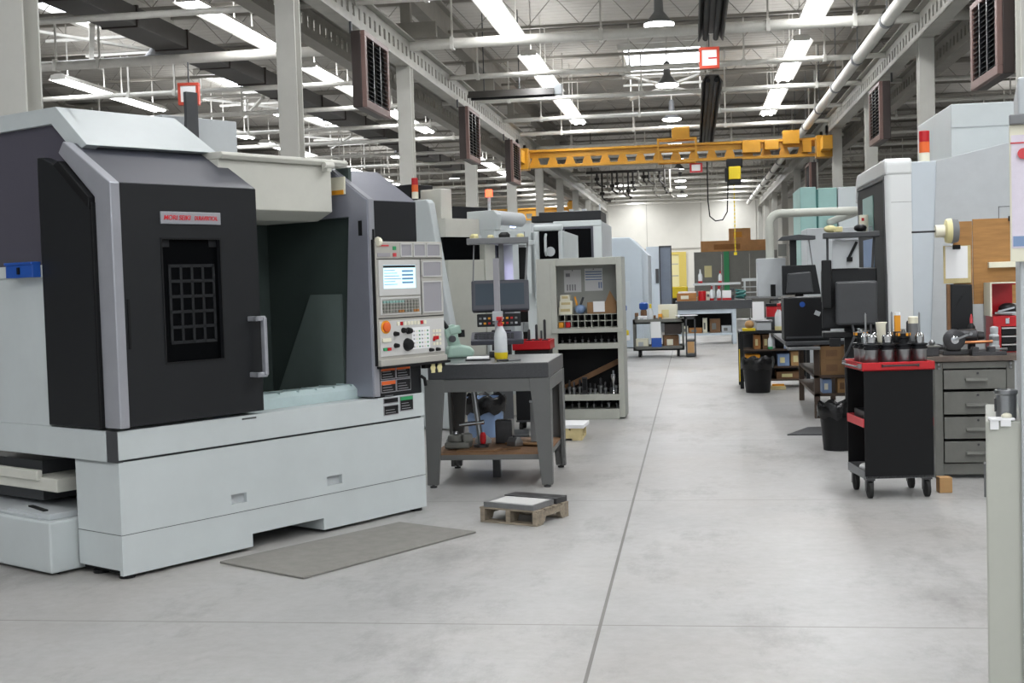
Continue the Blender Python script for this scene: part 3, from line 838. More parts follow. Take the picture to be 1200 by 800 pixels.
q = MB(); q.m(0).box(2.04, 2.16, -.054, -.05, 1.785, 1.81); q.m(1).box(2.05, 2.15, -.054, -.05, 1.855, 1.865); q.m(2).box(2.19, 2.22, -.056, -.05, 1.83, 1.855); q.m(1).box(2.19, 2.22, -.056, -.05, 1.785, 1.81)
q.build('status_button', ['panel_darker', 'red_soft', 'green'], pan)
MB().box(2.035, 2.685, -.056, -.05, 1.11, 1.35).build('button_field', 'panel_light', pan, bevel=.002)
q = MB(); q.m(0).lathe([(.02, -.08), (.032, -.075), (.034, -.06), (.02, -.056)], (2.09, 0, 1.31), 16, 'y'); q.m(1).lathe([(.045, -.062), (.045, -.056)], (2.09, 0, 1.31), 16, 'y')
q.build('emergency_stop', ['orange', 'amber'], pan, smooth=40)
q = MB()
for x, z, r in ((2.30, 1.18, .042), (2.26, 1.28, .018), (2.31, 1.275, .022), (2.18, 1.26, .016), (2.18, 1.18, .016), (2.53, 1.13, .012), (2.6, 1.13, .012)):
    q.lathe([(r*.6, -.09), (r*.8, -.088), (r, -.07), (r*1.1, -.056)], (x, 0, z), 14, 'y')
q.build('selector_knob', 'black_plastic', pan, smooth=40)
MB().box(2.345, 2.53, -.0585, -.055, 1.145, 1.295).build('mimic_field', 'paper', pan)
q = MB()
for i in range(6):
    for j in range(5): q.m((i*7+j*3) % 3).box(2.36+i*.028, 2.372+i*.028, -.0605, -.056, 1.155+j*.027, 1.165+j*.027)
q.m(0)
for i in range(9): q.m(3 if i in (1, 7) else 1).box(2.2+i*.034, 2.224+i*.034, -.06, -.056, 1.315, 1.34)
for i in range(3):
    for j in range(4): q.m(3 if (j == 1 and i == 0) else 1).box(2.56+i*.032, 2.582+i*.032, -.06, -.056, 1.16+j*.03, 1.18+j*.03)
q.m(3).box(2.565, 2.61, -.07, -.056, 1.2, 1.225); q.m(3).box(2.1, 2.13, -.066, -.056, 1.15, 1.17); q.m(2).box(2.06, 2.09, -.066, -.056, 1.15, 1.17); q.m(1).box(2.05, 2.13, -.066, -.056, 1.21, 1.235)
q.build('push_button', ['panel_darker', 'cream', 'green', 'red'], pan)

# coolant tank pushed under the near side, and blue tray on the side ledge
tk = thing('coolant_tank', 'white coolant tank pushed under the near side of the big machining centre', 'tank', (-3.169, 6.663, 0), MA)
b = MB(); b.box(-.17, .36, .44, 1.7, .015, .31); b.build('tank_body', 'white_paint', tk, bevel=.012)
b = MB(); b.box(-.14, .34, .6, 1.65, .31, .33); b.box(-.13, .05, .5, .95, .31, .345); b.build('tank_lid', 'panel_grey', tk, bevel=.004)
b = MB(); b.bar((-.08, .62, .349), (-.03, .86, .349), .03, .008); b.build('lid_handle', 'black', tk)
b = MB()
for y in (.5, 1.2): b.lathe([(.02, -.02), (.02, .02)], (-.1, y, .02), 10, 'y')
b.build('caster', 'black', tk)
tr = thing('tray', 'small blue plastic tray hung on the side ledge under the tinted window', 'tray', (-3.169, 6.663, 1.70), MA)
b = MB(); b.box(-.07, -.024, .65, .93, .0, .006); b.frame('z', .0, .085, (-.075, -.024, .645, .935), (-.067, -.032, .653, .927)); b.frame('z', .075, .09, (-.083, -.022, .645, .94), (-.067, -.032, .653, .927))
b.build('tray_body', 'blue', tr, bevel=.004)
b = MB(); b.box(-.085, -.075, .78, .8, .02, .06); b.build('tray_latch', 'black', tr)
# ---------------------------------------------------------------- floor mat, pallet with plate, granite table
def mloc(u, v, z=0):
    c, s_ = math.cos(MA), math.sin(MA)
    return (-3.169+u*c-v*s_, 6.663+u*s_+v*c, z)
o = tag(MB().prism([(0, 0), (1.47, .0), (1.46, .66), (.02, .74)], 'z', 0, .012).build('floor_mat', 'mat_grey', None, bevel=.004, loc=mloc(.55, -.86, .001), rz=MA), 'flat grey anti-fatigue mat on the concrete before the open machine', 'mat')
pl = thing('pallet', 'small weathered wooden pallet on the open floor carrying steel plates', 'pallet', (-1.44, 8.345, 0), R(-24))
for x in (.0, .2, .405):
    q = MB(); q.prism([(0, .012), (.1, .012), (.12, .05), (.3, .05), (.32, .012), (.42, .012), (.42, .09), (0, .09)], 'x', x, x+.035)
    q.build('stringer', 'wood_old', pl, bevel=.003)
for y in (0, .11, .22, .33):
    q = MB(); q.box(-.004, .444, y, y+.085, .0902, .1015); q.build('deck_board', 'wood_old', pl, bevel=.002)
for y in (.0, .335):
    q = MB(); q.box(0, .44, y, y+.085, 0, .0118); q.build('bottom_board', 'wood_old', pl, bevel=.002)
# front: boards along the face
st = thing('steel_plate', 'ground rectangular steel plate lying on the small wooden pallet', 'plate', (-1.44, 8.345, .102), R(-24))
MB().box(.03, .42, .0, .26, 0, .035).build('plate_body', 'steel', st, bevel=.002)
MB().box(.06, .40, .02, .24, .035, .0365).build('plate_sheen', 'panel_light', st)  # pale matte sheet imitates the bright sheen on the plate
st = tag(MB().box(.02, .43, .275, .42, .102, .14).build('steel_bar', 'dark_steel', None, bevel=.003, loc=(-1.44, 8.345, 0), rz=R(-24)), 'dark flat steel bar behind the plate on the small pallet', 'plate')

gt = thing('granite_table', 'black granite surface plate table on grey tapered steel legs', 'table', (-2.09, 9.74, 0))
MB().box(.03, .975, .0, 1.13, .845, .965).build('granite_slab', 'granite', gt, bevel=.008)
f = MB()
f.box(.14, .845, .005, .04, .745, .843); f.box(.14, .845, 1.035, 1.07, .745, .843); f.box(.003, .035, .046, 1.029, .746, .843); f.box(.95, .982, .046, 1.029, .746, .843); f.box(.04, .945, .05, 1.025, .82, .843)
f.build('apron', 'table_grey', gt, bevel=.003)
for sx in (0, 1):
    for sy in (0, 1):
        q = MB(); X = (lambda t: t) if sx == 0 else (lambda t: .985-t)
        y0 = .0 if sy == 0 else 1.03; yd = .05
        q.prism([(X(0), .02), (X(.085), .02), (X(.16), .845), (X(0), .845)], 'y', y0, y0+.045)
        ys = [(.0455, .021), (.085, .021), (.16, .744), (.0455, .744)]
        q.prism([(a if sy == 0 else 1.075-a, z) for a, z in ys], 'x', X(0)+(.001 if sx == 0 else -.03), X(0)+(.03 if sx == 0 else -.001))
        lg = q.build('leg', 'table_grey', gt, bevel=.002)
        p = MB(); p.lathe([(.028, 0), (.028, .012), (.012, .014), (.012, .03)], (X(.045), y0+.02 if sy == 0 else y0+.02, 0), 12)
        p.build('leveling_pad', 'dark_steel', lg)
f = MB(); f.frame('z', .21, .25, (.035, .95, .046, 1.029), (.07, .915, .085, .99)); f.box(.45, .49, .085, .99, .215, .249)
f.build('shelf_frame', 'table_grey', gt)
lab(MB().box(.035, .95, .046, 1.029, .2502, .262).build('shelf_board', 'hardboard', gt), 'brown hardboard lower shelf')
f = MB(); f.box(.44, .5, .5, .56, .0, .21); f.build('center_post', 'dark_grey', gt)
TX, TY = -2.09, 9.74
# things on the lower shelf
def shelf(x, y): return (TX+x, TY+y, .2632)
o = tag(MB().prism([(0, 0), (.3, -.02), (.36, .1), (.5, .12), (.48, .3), (.05, .34)], 'z', 0, .012).build('scrap_board', 'hardboard', None, loc=shelf(.22, .1), rz=.1), 'dark brown offcut board lying flat on the granite table shelf', 'board')
o = tag(MB().box(0, .3, 0, .22, 0, .012).build('scrap_board', 'cardboard', None, loc=shelf(.55, .48)[:2]+(.2756,), rz=-.3), 'lighter brown board at the back of the granite table shelf', 'board')
bl = thing('machinist_block', 'dark square steel block standing on the granite table shelf', 'block', shelf(.45, .62))
MB().box(0, .14, 0, .12, 0, .19).build('block_body', 'dark_steel', bl, bevel=.006)
MB().lathe([(.03, .188), (.03, .192)], (.07, .06, 0), 14).build('bore', 'black', bl)
ap = thing('angle_plate', 'tall dark grey angle plate standing at the aisle end of the granite table shelf', 'angle plate', shelf(.76, .5)[:2]+(.289,))
q = MB(); q.box(0, .13, 0, .02, 0, .32); q.box(0, .13, .02, .22, 0, .02); q.prism([(.02, .02), (.2, .02), (.02, .3)], 'x', .055, .075)
q.build('plate_body', 'mid_grey', ap, bevel=.003)
MB().box(-.005, .135, -.005, .03, .32, .335).build('plate_edge', 'panel_grey', ap)
cs = thing('casting', 'lumpy grey machined casting on the near end of the granite table shelf', 'part', shelf(.1, .22)[:2]+(.2756,))
q = MB(); q.box(0, .2, 0, .16, 0, .05); q.lathe([(.07, .05), (.065, .1), (.03, .11)], (.08, .08, 0), 16); q.cbox(.17, .07, .08, .08, .1, .07, .4)
q.build('casting_body', 'old_grey', cs, bevel=.012)
q = MB(); q.lathe([(.026, .108), (.02, .13), (.012, .13)], (.08, .08, 0), 14); q.build('boss', 'steel', cs, smooth=40)
for i, (x, y, s_) in enumerate(((.06, .5, 1), (.33, .5, .8), (.66, .3, .7))):
    f_ = thing('fixture_block', ['pale grey fixture block at the back of the granite table shelf', 'small pale fixture block in the middle of the granite table shelf', 'small bright fixture block beside the dark angle plate on the shelf'][i], 'block', shelf(x, y)[:2]+(.2756,), i*.5)
    q = MB(); q.prism([(0, 0), (.14*s_, 0), (.14*s_, .03), (.09*s_, .07), (.03*s_, .07), (0, .04)], 'y', 0, .09)
    q.build('block_body', 'steel' if i == 2 else 'panel_grey', f_, bevel=.004)
    MB().lathe([(.015, .06), (.015, .09), (.008, .09)], (.06*s_, .045, 0), 10).build('clamp_screw', 'dark_steel', f_)
rc = thing('clamp_stand', 'silver rod stand with a red-tipped foot on the granite table shelf', 'stand', shelf(.38, .32)[:2]+(.2756,))
MB().lathe([(.06, 0), (.06, .02), (.02, .03)], n=16).build('foot', 'dark_steel', rc)
MB().tube([(0, 0, .02), (-.06, .02, .54)], .022, 10).build('rod', 'steel', rc, smooth=40)
MB().tube([(-.17, .0, .18), (.03, .0, .2)], .018, 10).build('cross_arm', 'chrome', rc, smooth=40)
MB().lathe([(.02, .03), (.025, .05), (.025, .1), (.015, .12)], (.02, -.02, 0), 10).build('red_clamp', 'red', rc)

# on the granite top
def top(x, y): return (x, y, .966)
def spray_bottle(loc, label, liquid='yellow', k=1.0, rz=0, trig='red'):
    b_ = thing('spray_bottle', label, 'bottle', loc, rz)
    MB().lathe([(.044*k, 0), (.047*k, .01*k), (.047*k, .045*k), (.047*k, .046*k)], n=18).build('base_liquid', liquid, b_, smooth=40)
    MB().lathe([(.047*k, .046*k), (.047*k, .15*k), (.043*k, .18*k), (.02*k, .225*k), (.016*k, .235*k)], n=18).build('bottle_body', 'bottle', b_, smooth=40)
    q = MB(); q.lathe([(.02*k, .232*k), (.02*k, .255*k), (.013*k, .257*k), (.013*k, .275*k)], n=14); q.box(-.018*k, .018*k, -.055*k, .025*k, .272*k, .298*k); q.prism([(-.03*k, .275*k), (-.022*k, .275*k), (-.04*k, .23*k), (-.048*k, .232*k)], 'x', -.008*k, .008*k)
    q.build('trigger_head', trig, b_, bevel=.002)
    return b_
spray_bottle(top(-1.56, 10.28), 'clear spray bottle with red trigger on the black granite table', k=1.15)
hg = thing('height_gauge', 'tall silver height gauge column standing on the black granite table', 'gauge', top(-1.62, 10.55))
MB().box(-.07, .07, -.07, .07, 0, .05).build('gauge_base', 'dark_steel', hg, bevel=.006)
MB().box(-.024, .024, -.018, .018, .05, .82).build('gauge_column', 'panel_darker', hg, bevel=.002)
MB().box(-.04, .04, -.035, .03, .3, .38).build('gauge_slider', 'panel_grey', hg, bevel=.004)
gr = thing('microscope', 'pale green bench microscope on the back corner of the granite table', 'microscope', top(-1.98, 10.6), R(20))
q = MB(); q.prism([(-.1, 0), (.12, 0), (.14, .05), (.1, .09), (.02, .11), (-.08, .1)], 'y', -.08, .08); q.build('stand_base', 'mint', gr, bevel=.02)
q = MB(); q.bar((-.02, 0, .09), (-.07, 0, .27), .07, .1); q.bar((-.07, 0, .22), (.03, 0, .24), .08, .07); q.build('microscope_body', 'mint', gr, bevel=.012)
q = MB(); q.tube([(-.085, -.03, .25), (-.125, -.03, .31)], .02, 12); q.tube([(-.085, .03, .25), (-.125, .03, .31)], .02, 12); q.build('eyepiece', 'black_plastic', gr, smooth=40)
q = MB(); q.lathe([(.028, -.09), (.028, .09)], (-.05, 0, .16), 14, 'y'); q.build('focus_knob', 'dark_grey', gr, smooth=40)
q = MB(); q.lathe([(.03, .17), (.028, .23)], (.04, 0, 0), 12); q.build('objective', 'black_plastic', gr, smooth=40)
nb = thing('notepad', 'pale notepad with black cover lying on the granite table', 'notepad', top(-1.82, 10.08), .15)
MB().box(0, .2, 0, .26, 0, .012).build('cover', 'black_plastic', nb); MB().box(.01, .19, .01, .25, .012, .022).build('pages', 'paper', nb)
mt = thing('micrometer', 'small dark micrometer lying near the front edge of the granite table', 'tool', top(-1.5, 9.9), .5)
MB().tube([(.02+.05*math.cos(t), .05*math.sin(t), .008) for t in [PI*.1+i*PI*.8/8 for i in range(9)]], .008, 8).build('frame', 'dark_steel', mt)
MB().tube([(.06, .0, .009), (.16, .0, .009)], .009, 10).build('thimble', 'steel', mt)

# ---------------------------------------------------------------- behind the granite table
bn = thing('waste_bin', 'pale blue waste bin with a black liner behind the granite table', 'bin', (-1.95, 11.75, 0))
MB().lathe([(.14, 0), (.185, .5), (.19, .52), (.175, .52), (.13, .02)], n=20).build('bin_body', 'pale_blue', bn, smooth=40)
def liner(r, z, drop, parent, mname='bag_black'):
    q = MB(); n = 26; rings = []
    for j, (rr, zz) in enumerate(((.93, -.03), (1.02, .03), (1.08, .0), (1.07, -drop*.5), (1.05, -drop))):
        rings.append([(r*(rr+.035*math.sin(i*2.7+j))*math.cos(2*PI*i/n), r*(rr+.035*math.sin(i*2.7+j))*math.sin(2*PI*i/n), z+zz+(.02*math.sin(i*1.9) if j in (1, 4) else 0)) for i in range(n)])
    vs = [p for r_ in rings for p in r_]
    q.add(vs, [(j*n+i, j*n+(i+1) % n, (j+1)*n+(i+1) % n, (j+1)*n+i) for j in range(4) for i in range(n)])
    return q.build('liner', mname, parent, smooth=60)
liner(.187, .51, .13, bn)
yp = thing('pallet', 'small yellow pine pallet behind the granite table beside the storage cabinet', 'pallet', (-1.62, 12.55, 0))
for y in (0, .22, .44): MB().box(0, .5, y, y+.06, .02, .1).build('stringer', 'wood_pale', yp)
for x in (0, .13, .26, .39): MB().box(x, x+.11, 0, .5, .1, .12).build('deck_board', 'wood_pale', yp)
for x in (0, .4): MB().box(x, x+.1, 0, .5, 0, .02).build('bottom_board', 'wood_pale', yp)
o = thing('sheet_stack', 'flat white sheet stack resting on the small yellow pallet', 'sheets', (-1.6, 12.56, .121), -.05)
MB().box(0, .5, 0, .42, 0, .035).build('sheet_body', 'paper', o, bevel=.003); MB().box(.05, .2, .1, .3, .035, .06).build('wrapped_part', 'panel_grey', o, bevel=.01)
rt = thing('tool_cart', 'black tool cart with red top tray between the granite table and storage cabinet', 'cart', (-1.88, 13.35, 0))
MB().box(0, .36, 0, .4, .12, .86).build('cart_body', 'black_plastic', rt, bevel=.006)
q = MB(); q.frame('z', .86, .96, (-.02, .38, -.02, .42), (0, .36, .0, .4)); q.box(-.02, .38, -.02, .42, .86, .875); q.build('top_tray', 'red', rt, bevel=.005)
for x in (.04, .32):
    for y in (.05, .35): MB().lathe([(.05, -.015), (.05, .015)], (x, y, .05), 14, 'x').build('caster', 'rubber', rt); 
MB().box(-.005, .365, .0, .4, .1, .12).build('base_frame', 'dark_grey', rt)
for i in range(4):
    t = thing('tool_holder', ['dark tool holder in the red cart tray, first from the granite table side', 'dark tool holder in the red cart tray, second from the granite table side', 'tall dark tool holder in the red cart tray, third along', 'tall dark tool holder at the cabinet end of the red cart tray'][i], 'tool holder', (-1.83+i*.085, 13.5+.03*(i % 2), .876))
    MB().lathe([(.03, 0), (.03, .05), (.036, .055), (.036, .085), (.02, .09)], n=14).build('holder_body', 'black_steel', t, smooth=40)
    MB().lathe([(.014, .09), (.014, .14+.05*i), (.004, .15+.05*i)], n=10).build('cutter', 'dark_steel', t, smooth=40)

# second machine of the row
m2 = thing('machining_center', 'white machining centre with dark header window, second of the big machines', 'machine', (-2.55, 13.5, 0), MA)
q = MB(); q.prism([(-.02, .02), (-.02, 1.0), (.26, 2.46), (.3, 2.5), (2.2, 2.52), (2.2, .02)], 'x', -.05, .05)
q.build('side_panel', 'white_paint', m2, bevel=.012)
q = MB(); q.box(.05, 1.5, .28, 2.1, .02, 2.05); q.box(.05, .68, .12, 2.1, 2.09, 2.29); q.box(.68, 1.5, .5, 2.1, 2.05, 2.2)
q.build('machine_body', 'warm_white', m2)
MB().box(.05, .68, .16, .2, 1.84, 2.09).build('header_window', 'black_gloss', m2)
q = MB(); q.box(.05, .66, .1, .26, .6, 1.84); q.box(.66, .84, .08, .26, .6, 2.06)
lab(q.build('front_panel', 'cab_grey', m2, bevel=.006), 'beige grey front panel')
q = MB(); q.box(1.08, 1.19, .02, .28, .3, 2.06); q.box(.82, 1.5, .02, .2, 2.0, 2.06); q.box(.66, 1.2, .05, .27, .3, 1.0)
q.build('door_frame', 'white_paint', m2, bevel=.006)
MB().box(.84, 1.08, .2, .24, 1.0, 2.0).build('door_glass', 'dark_grey', m2)
q = MB()
for x in (.87, .93, 1.0, 1.05): q.tube([(x, .15, 1.1), (x, .15, 2.0)], .014, 8)
q.build('guide_rod', 'charcoal_soft', m2, smooth=40)
MB().tube([(.93, .08, 1.55), (.955, .08, 1.80)], .03, 10, r1=.016).build('work_light', 'lamp_tube', m2, smooth=40)
MB().box(1.2, 1.5, .15, .2, .8, 1.98).build('side_opening', 'black', m2)
q = MB()
for x, z, w_ in ((1.22, 1.0, .1), (1.34, 1.0, .08), (1.25, 1.25, .12), (1.3, 1.48, .14)): q.box(x, x+w_, .08, .15, z, z+.11)
q.build('stored_tool', 'panel_grey', m2, bevel=.01)
q = MB(); q.box(.62, 1.15, -.1, .3, 2.075, 2.16); q.prism([(-.12, 2.16), (-.14, 2.33), (-.08, 2.38), (.3, 2.38), (.3, 2.16)], 'x', .62, .70)
lab(q.build('door_cover', 'white_paint', m2, bevel=.008), 'white box housing over the door')
MB().tube([(.70, -.05, 2.3), (1.15, -.05, 2.28)], .08, 16).build('cover_roll', 'panel_grey', m2, smooth=40)
q = MB(); q.box(.0, .75, .75, 1.3, 2.5, 2.58); q.box(-.03, .35, .55, 1.6, 2.53, 2.68)
lab(q.build('roof_cabinet', 'charcoal', m2, bevel=.008), 'dark box on the roof')
MB().box(.14, .32, .25, .6, 2.29, 2.62).build('roof_post', 'warm_white', m2, bevel=.01)
MB().box(.38, 1.25, .45, .5, 2.3, 2.45).build('roof_panel', 'charcoal', m2)
def tower(parent, x, y, z, cols, r=.03, h=.065, pole=0.0):
    MB().lathe([(.018, 0), (.018, pole+.01)], (x, y, z), 10).build('beacon_pole', 'panel_grey', parent)
    for i, c in enumerate(cols):
        MB().lathe([(r, 0), (r, h-.004), (r*.9, h)], (x, y, z+pole+i*h), 14).build('beacon_lens', c, parent, smooth=40)
tower(m2, .0, .5, 2.52, ['cream', 'orange', 'red'], r=.036, h=.075)
tower(m2, .66, .0, 2.36, ['lamp_red'], r=.04, h=.08, pole=.17)
tower(m2, 1.45, .3, 2.2, ['lamp_blue'], r=.035, h=.06, pole=.02)

# operator console standing before it, with the tray on rods over it
cn = thing('control_console', 'dark grey operator console with twin screens below a rod-hung shelf', 'console', (-1.92, 12.72, 0), R(8))
q = MB(); q.box(-.1, .1, .1, .3, .05, 1.1); q.box(-.25, .25, -.05, .4, 0, .05); q.build('pedestal', 'dark_grey', cn, bevel=.008)
q = MB(); q.xf = Matrix.Translation((0, .05, 1.45)) @ Matrix.Rotation(R(-12), 4, 'X'); q.box(-.29, .29, -.03, .08, -.16, .16)
q.build('monitor_housing', 'charcoal_soft', cn, bevel=.02)
q = MB(); q.xf = Matrix.Translation((0, .05, 1.45)) @ Matrix.Rotation(R(-12), 4, 'X'); q.box(-.25, -.06, -.034, -.03, -.1, .12); q.box(.0, .24, -.034, -.03, -.1, .12)
q.build('screen', 'screen_dark', cn)
q = MB(); q.box(-.24, .2, .0, .1, 1.14, 1.27); q.build('button_panel', 'charcoal', cn, bevel=.008)
q = MB()
for i in range(9):
    for j in range(2): q.m((i*3+j) % 4).box(-.22+i*.045, -.195+i*.045, -.008, .0, 1.165+j*.05, 1.185+j*.05)
q.build('button', ['panel_grey', 'mid_grey', 'red', 'amber'], cn)
q = MB(); q.prism([(-.3, 1.02), (.02, 1.09), (.06, 1.06), (.06, .99), (-.28, .97)], 'x', -.3, .22); q.build('keyboard_tray', 'charcoal_soft', cn, bevel=.01)
q = MB()
for i in range(10):
    for j in range(4): q.cbox(-.25+i*.04, -.24+j*.05, 1.04+j*.011, .03, .035, .012)
q.build('keyboard_key', 'dark_grey', cn)
q = MB(); q.box(-.32, .3, -.06, .16, 1.97, 2.03); lab(q.build('top_shelf', 'mid_grey', cn, bevel=.006), 'grey shelf plate hung over the screens')
q = MB(); q.bar((-.27, .05, 1.6), (-.25, .05, 1.98), .014); q.bar((.26, .05, 1.6), (.29, .05, 1.98), .02); q.bar((.02, .12, 1.5), (.02, .12, 1.98), .05)
q.build('shelf_rod', 'mid_grey', cn)
for i, (x, s_, l_) in enumerate(((-.24, .05, 'pale lump of hardware at the near end of the console shelf'), (-.08, .035, 'small pale hardware pile in the middle of the console shelf'), (.06, .06, 'dark coiled hose on the console shelf'), (.22, .04, 'flat pale fittings at the far end of the console shelf'))):
    c, s2 = math.cos(R(8)), math.sin(R(8))
    t = thing('hardware', l_, 'hardware', (-1.92+x*c-.04*s2, 12.72+x*s2+.04*c, 2.031), i)
    q = MB(); q.lathe([(s_, 0), (s_, s_*.5), (s_*.6, s_*.9)], n=8); q.build('fitting', 'black_plastic' if i == 2 else 'pale_yellow', t)
    q = MB(); q.cbox(s_*.8, 0, s_*.35, s_, s_*.7, s_*.6, .5); q.build('clamp', 'dark_grey' if i == 2 else 'panel_grey', t)

# ---------------------------------------------------------------- open storage cabinet
sc_ = thing('storage_cabinet', 'tall open grey storage cabinet with pigeonholes and posted papers at the aisle', 'cabinet', (-1.60, 14.46, 0), R(-2))
W_, D_, H_ = .81, .42, 1.83
q = MB(); q.box(0, W_, D_-.012, D_, .02, H_); q.box(0, .012, 0, D_, .02, H_); q.box(W_-.012, W_, 0, D_, .02, H_); q.box(0, W_, 0, D_, H_-.012, H_); q.box(0, W_, 0, D_, .1, .115)
q.build('carcass', 'cab_inner', sc_)
q = MB(); q.box(0, .065, -.012, .012, .02, H_); q.box(W_-.065, W_, -.012, .012, .02, H_); q.box(.065, W_-.065, -.012, .012, 1.745, H_); q.box(.065, W_-.065, -.012, .012, .0, .115)
q.build('face_frame', 'cab_grey', sc_, bevel=.004)
for z0, z1, y0 in ((.985, 1.035, -.035), (.80, .865, -.02), (.215, .285, -.02)):
    q = MB(); q.box(0 if z0 > .9 else .05, W_ if z0 > .9 else W_-.05, y0, D_-.015, z0+.02, z1-.01); q.box(0 if z0 > .9 else .05, W_ if z0 > .9 else W_-.05, y0-.008, y0+.006, z0, z1); q.build('shelf', 'cab_grey', sc_, bevel=.003)
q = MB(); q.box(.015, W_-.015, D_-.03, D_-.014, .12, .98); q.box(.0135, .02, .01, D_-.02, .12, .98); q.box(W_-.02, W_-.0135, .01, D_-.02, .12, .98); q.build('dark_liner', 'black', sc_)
q = MB(); q.box(-.16, -.0, -.01, .008, .03, 1.83); q.box(-.165, -.155, -.016, .02, .03, 1.83); q.xf = None
dd = lab(q.build('door', 'cab_grey', sc_, bevel=.003), 'open door swung out beside the cabinet')
MB().box(-.13, -.11, -.03, -.01, .9, 1.02).build('door_handle', 'dark_grey', dd)
q = MB()
for i in range(10): q.box(.06+i*.0766, .066+i*.0766, .06, .3, 1.037, 1.19)
for z in (1.035, 1.11, 1.185): q.box(.06, .756, .06, .3, z, z+.007)
q.build('pigeonhole_rack', 'cab_grey', sc_)
MB().box(.06, .756, .3, .306, 1.037, 1.19).build('pigeonhole_back', 'black', sc_)
def poster(x0, x1, z0, z1, label, k):
    o = thing('paper_sheet', label, 'paper', (-1.60, 14.46, 0), R(-2))
    MB().box(x0, x1, D_-.0165, D_-.0125, z0, z1).build('sheet', 'paper', o)
    q = MB()
    if k: 
        for i in range(4): q.box(x0+.01, x1-.01, D_-.018, D_-.0165, z1-.045-i*.03, z1-.033-i*.03)
        for i in range(2): q.box(x1-.05+i*.025, x1-.035+i*.025, D_-.018, D_-.0165, z0+.03, z1-.16)
    else:
        q.box(x0+.02, x0+.07, D_-.018, D_-.0165, z1-.08, z1-.04)
        for i in range(4): q.box(x0+.03+i*.03, x0+.045+i*.03, D_-.018, D_-.0165, z0+.02, z0+.09)
    q.build('printing', 'pale_blue' if k else 'panel_darker', o)
    MB().lathe([(.006, 0), (.006, -.006)], ((x0+x1)/2, D_-.017, z1-.008), 8, 'y').build('tape', 'black', o)
poster(.1, .3, 1.44, 1.70, 'white paper with small drawings posted inside the storage cabinet', 0)
poster(.34, .55, 1.45, 1.71, 'white paper with blue ruled bands posted inside the storage cabinet', 1)
def cab_at(x, y, z): 
    c, s2 = math.cos(R(-2)), math.sin(R(-2)); return (-1.60+x*c-y*s2, 14.46+x*s2+y*c, z)
for i, (w_, z, h_) in enumerate(((.15, 1.193, .08), (.145, 1.274, .07), (.11, 1.345, .07))):
    o = thing('small_box', ['lowest white carton of the small stack in the storage cabinet', 'middle white carton of the small stack in the storage cabinet', 'top narrow white carton of the small stack in the storage cabinet'][i], 'box', cab_at(.07+i*.01, .1, z), R(-2), 'white cartons in the storage cabinet')
    MB().box(0, w_, 0, .15, 0, h_).build('carton', 'cream', o, bevel=.002); MB().box(.02, w_-.02, -.002, 0, h_*.4, h_*.8).build('carton_label', 'wood_pale', o)
o = thing('parts_bag', 'blue grey bag with sticking-out tools beside the white cartons in the cabinet', 'bag', cab_at(.25, .12, 1.193), R(-2))
MB().ball((.06, .05, .055), .065, 12, 8, .85).build('bag_body', 'pale_blue', o, smooth=60)
q = MB(); q.bar((.03, .05, .08), (.0, .05, .2), .02); q.build('tool_handle', 'amber', o); q = MB(); q.bar((.06, .04, .09), (.1, .03, .19), .02); q.build('tool_shank', 'dark_grey', o)
o = thing('open_carton', 'open brown carton of parts leaning in the storage cabinet', 'box', cab_at(.4, .08, 1.193), R(-2))
q = MB(); q.frame('z', 0, .13, (0, .33, 0, .2), (.006, .324, .006, .194)); q.box(0, .33, 0, .2, 0, .006); q.build('carton', 'cardboard', o)
q = MB(); q.prism([(.2, .12), (.26, .26), (.33, .13)], 'y', .02, .03); q.build('carton_flap', 'cardboard', o)
q = MB(); q.box(.07, .2, -.012, 0, .02, .14); q.build('carton_note', 'paper', o)
for i, (x, m_) in enumerate(((.075, 'amber'), (.155, 'red'))):
    o = thing('small_box', ['amber bin in the lower pigeonhole row of the storage cabinet', 'red bin in the lower pigeonhole row of the storage cabinet'][i], 'box', cab_at(x, .04, 1.0435), R(-2))
    q = MB(); q.frame('z', 0, .06, (0, .05, 0, .15), (.004, .046, .004, .146)); q.box(0, .05, 0, .15, 0, .004); q.build('bin_body', m_, o); MB().box(.008, .042, .01, .14, .004, .04).build('contents', 'wood_pale', o)
o = tag(MB().bar((.07, .26, .33), (.73, .3, .64), .03, .06).build('wooden_plank', 'hardboard', None, loc=(-1.60, 14.46, 0), rz=R(-2)), 'brown wooden plank leaning diagonally in the dark lower bay of the cabinet', 'plank')
o['label'] = 'brown wooden plank leaning diagonally in the dark lower bay of the cabinet'
protos = []
hold_lab = 'small dark tool holder standing in the dark bays of the storage cabinet'
th = None
random.seed(3)
for z, n, sc0 in ((.286, 11, 1.0), (.866-.012+.012, 9, .5), (.116, 8, .62)):
    for i in range(n):
        x = .1+i*(.6/max(1, n-1)); y = .12+.06*(i % 2); k = sc0*(.8+.5*random.random()); 
        if z > .8: zz = .856
        elif z > .2: zz = .276
        else: zz = .116
        if th is None:
            th = thing('tool_holder', hold_lab, 'tool holder', cab_at(x, y, zz), 0, 'tool holders in the storage cabinet')
            MB().lathe([(.022, 0), (.022, .05), (.03, .055), (.03, .075), (.018, .08)], n=12).build('holder_body', 'steel', th, smooth=40)
            MB().lathe([(.012, .08), (.012, .14), (.003, .15)], n=8).build('cutter', 'dark_steel', th, smooth=40)
            th.scale = (k, k, k)
        else: dup(th, cab_at(x, y, zz), 0, scale=(k, k, k))
o = thing('angle_bracket', 'grey upright bracket standing in the dark lower bay of the cabinet', 'bracket', cab_at(.3, -.012, .277), R(-2))
q = MB(); q.box(0, .1, 0, .1, 0, .02); q.box(.02, .08, .06, .075, .02, .2); q.build('bracket_body', 'dark_steel', o, bevel=.003); MB().box(.03, .07, .055, .06, .05, .18).build('bracket_slot', 'black', o)
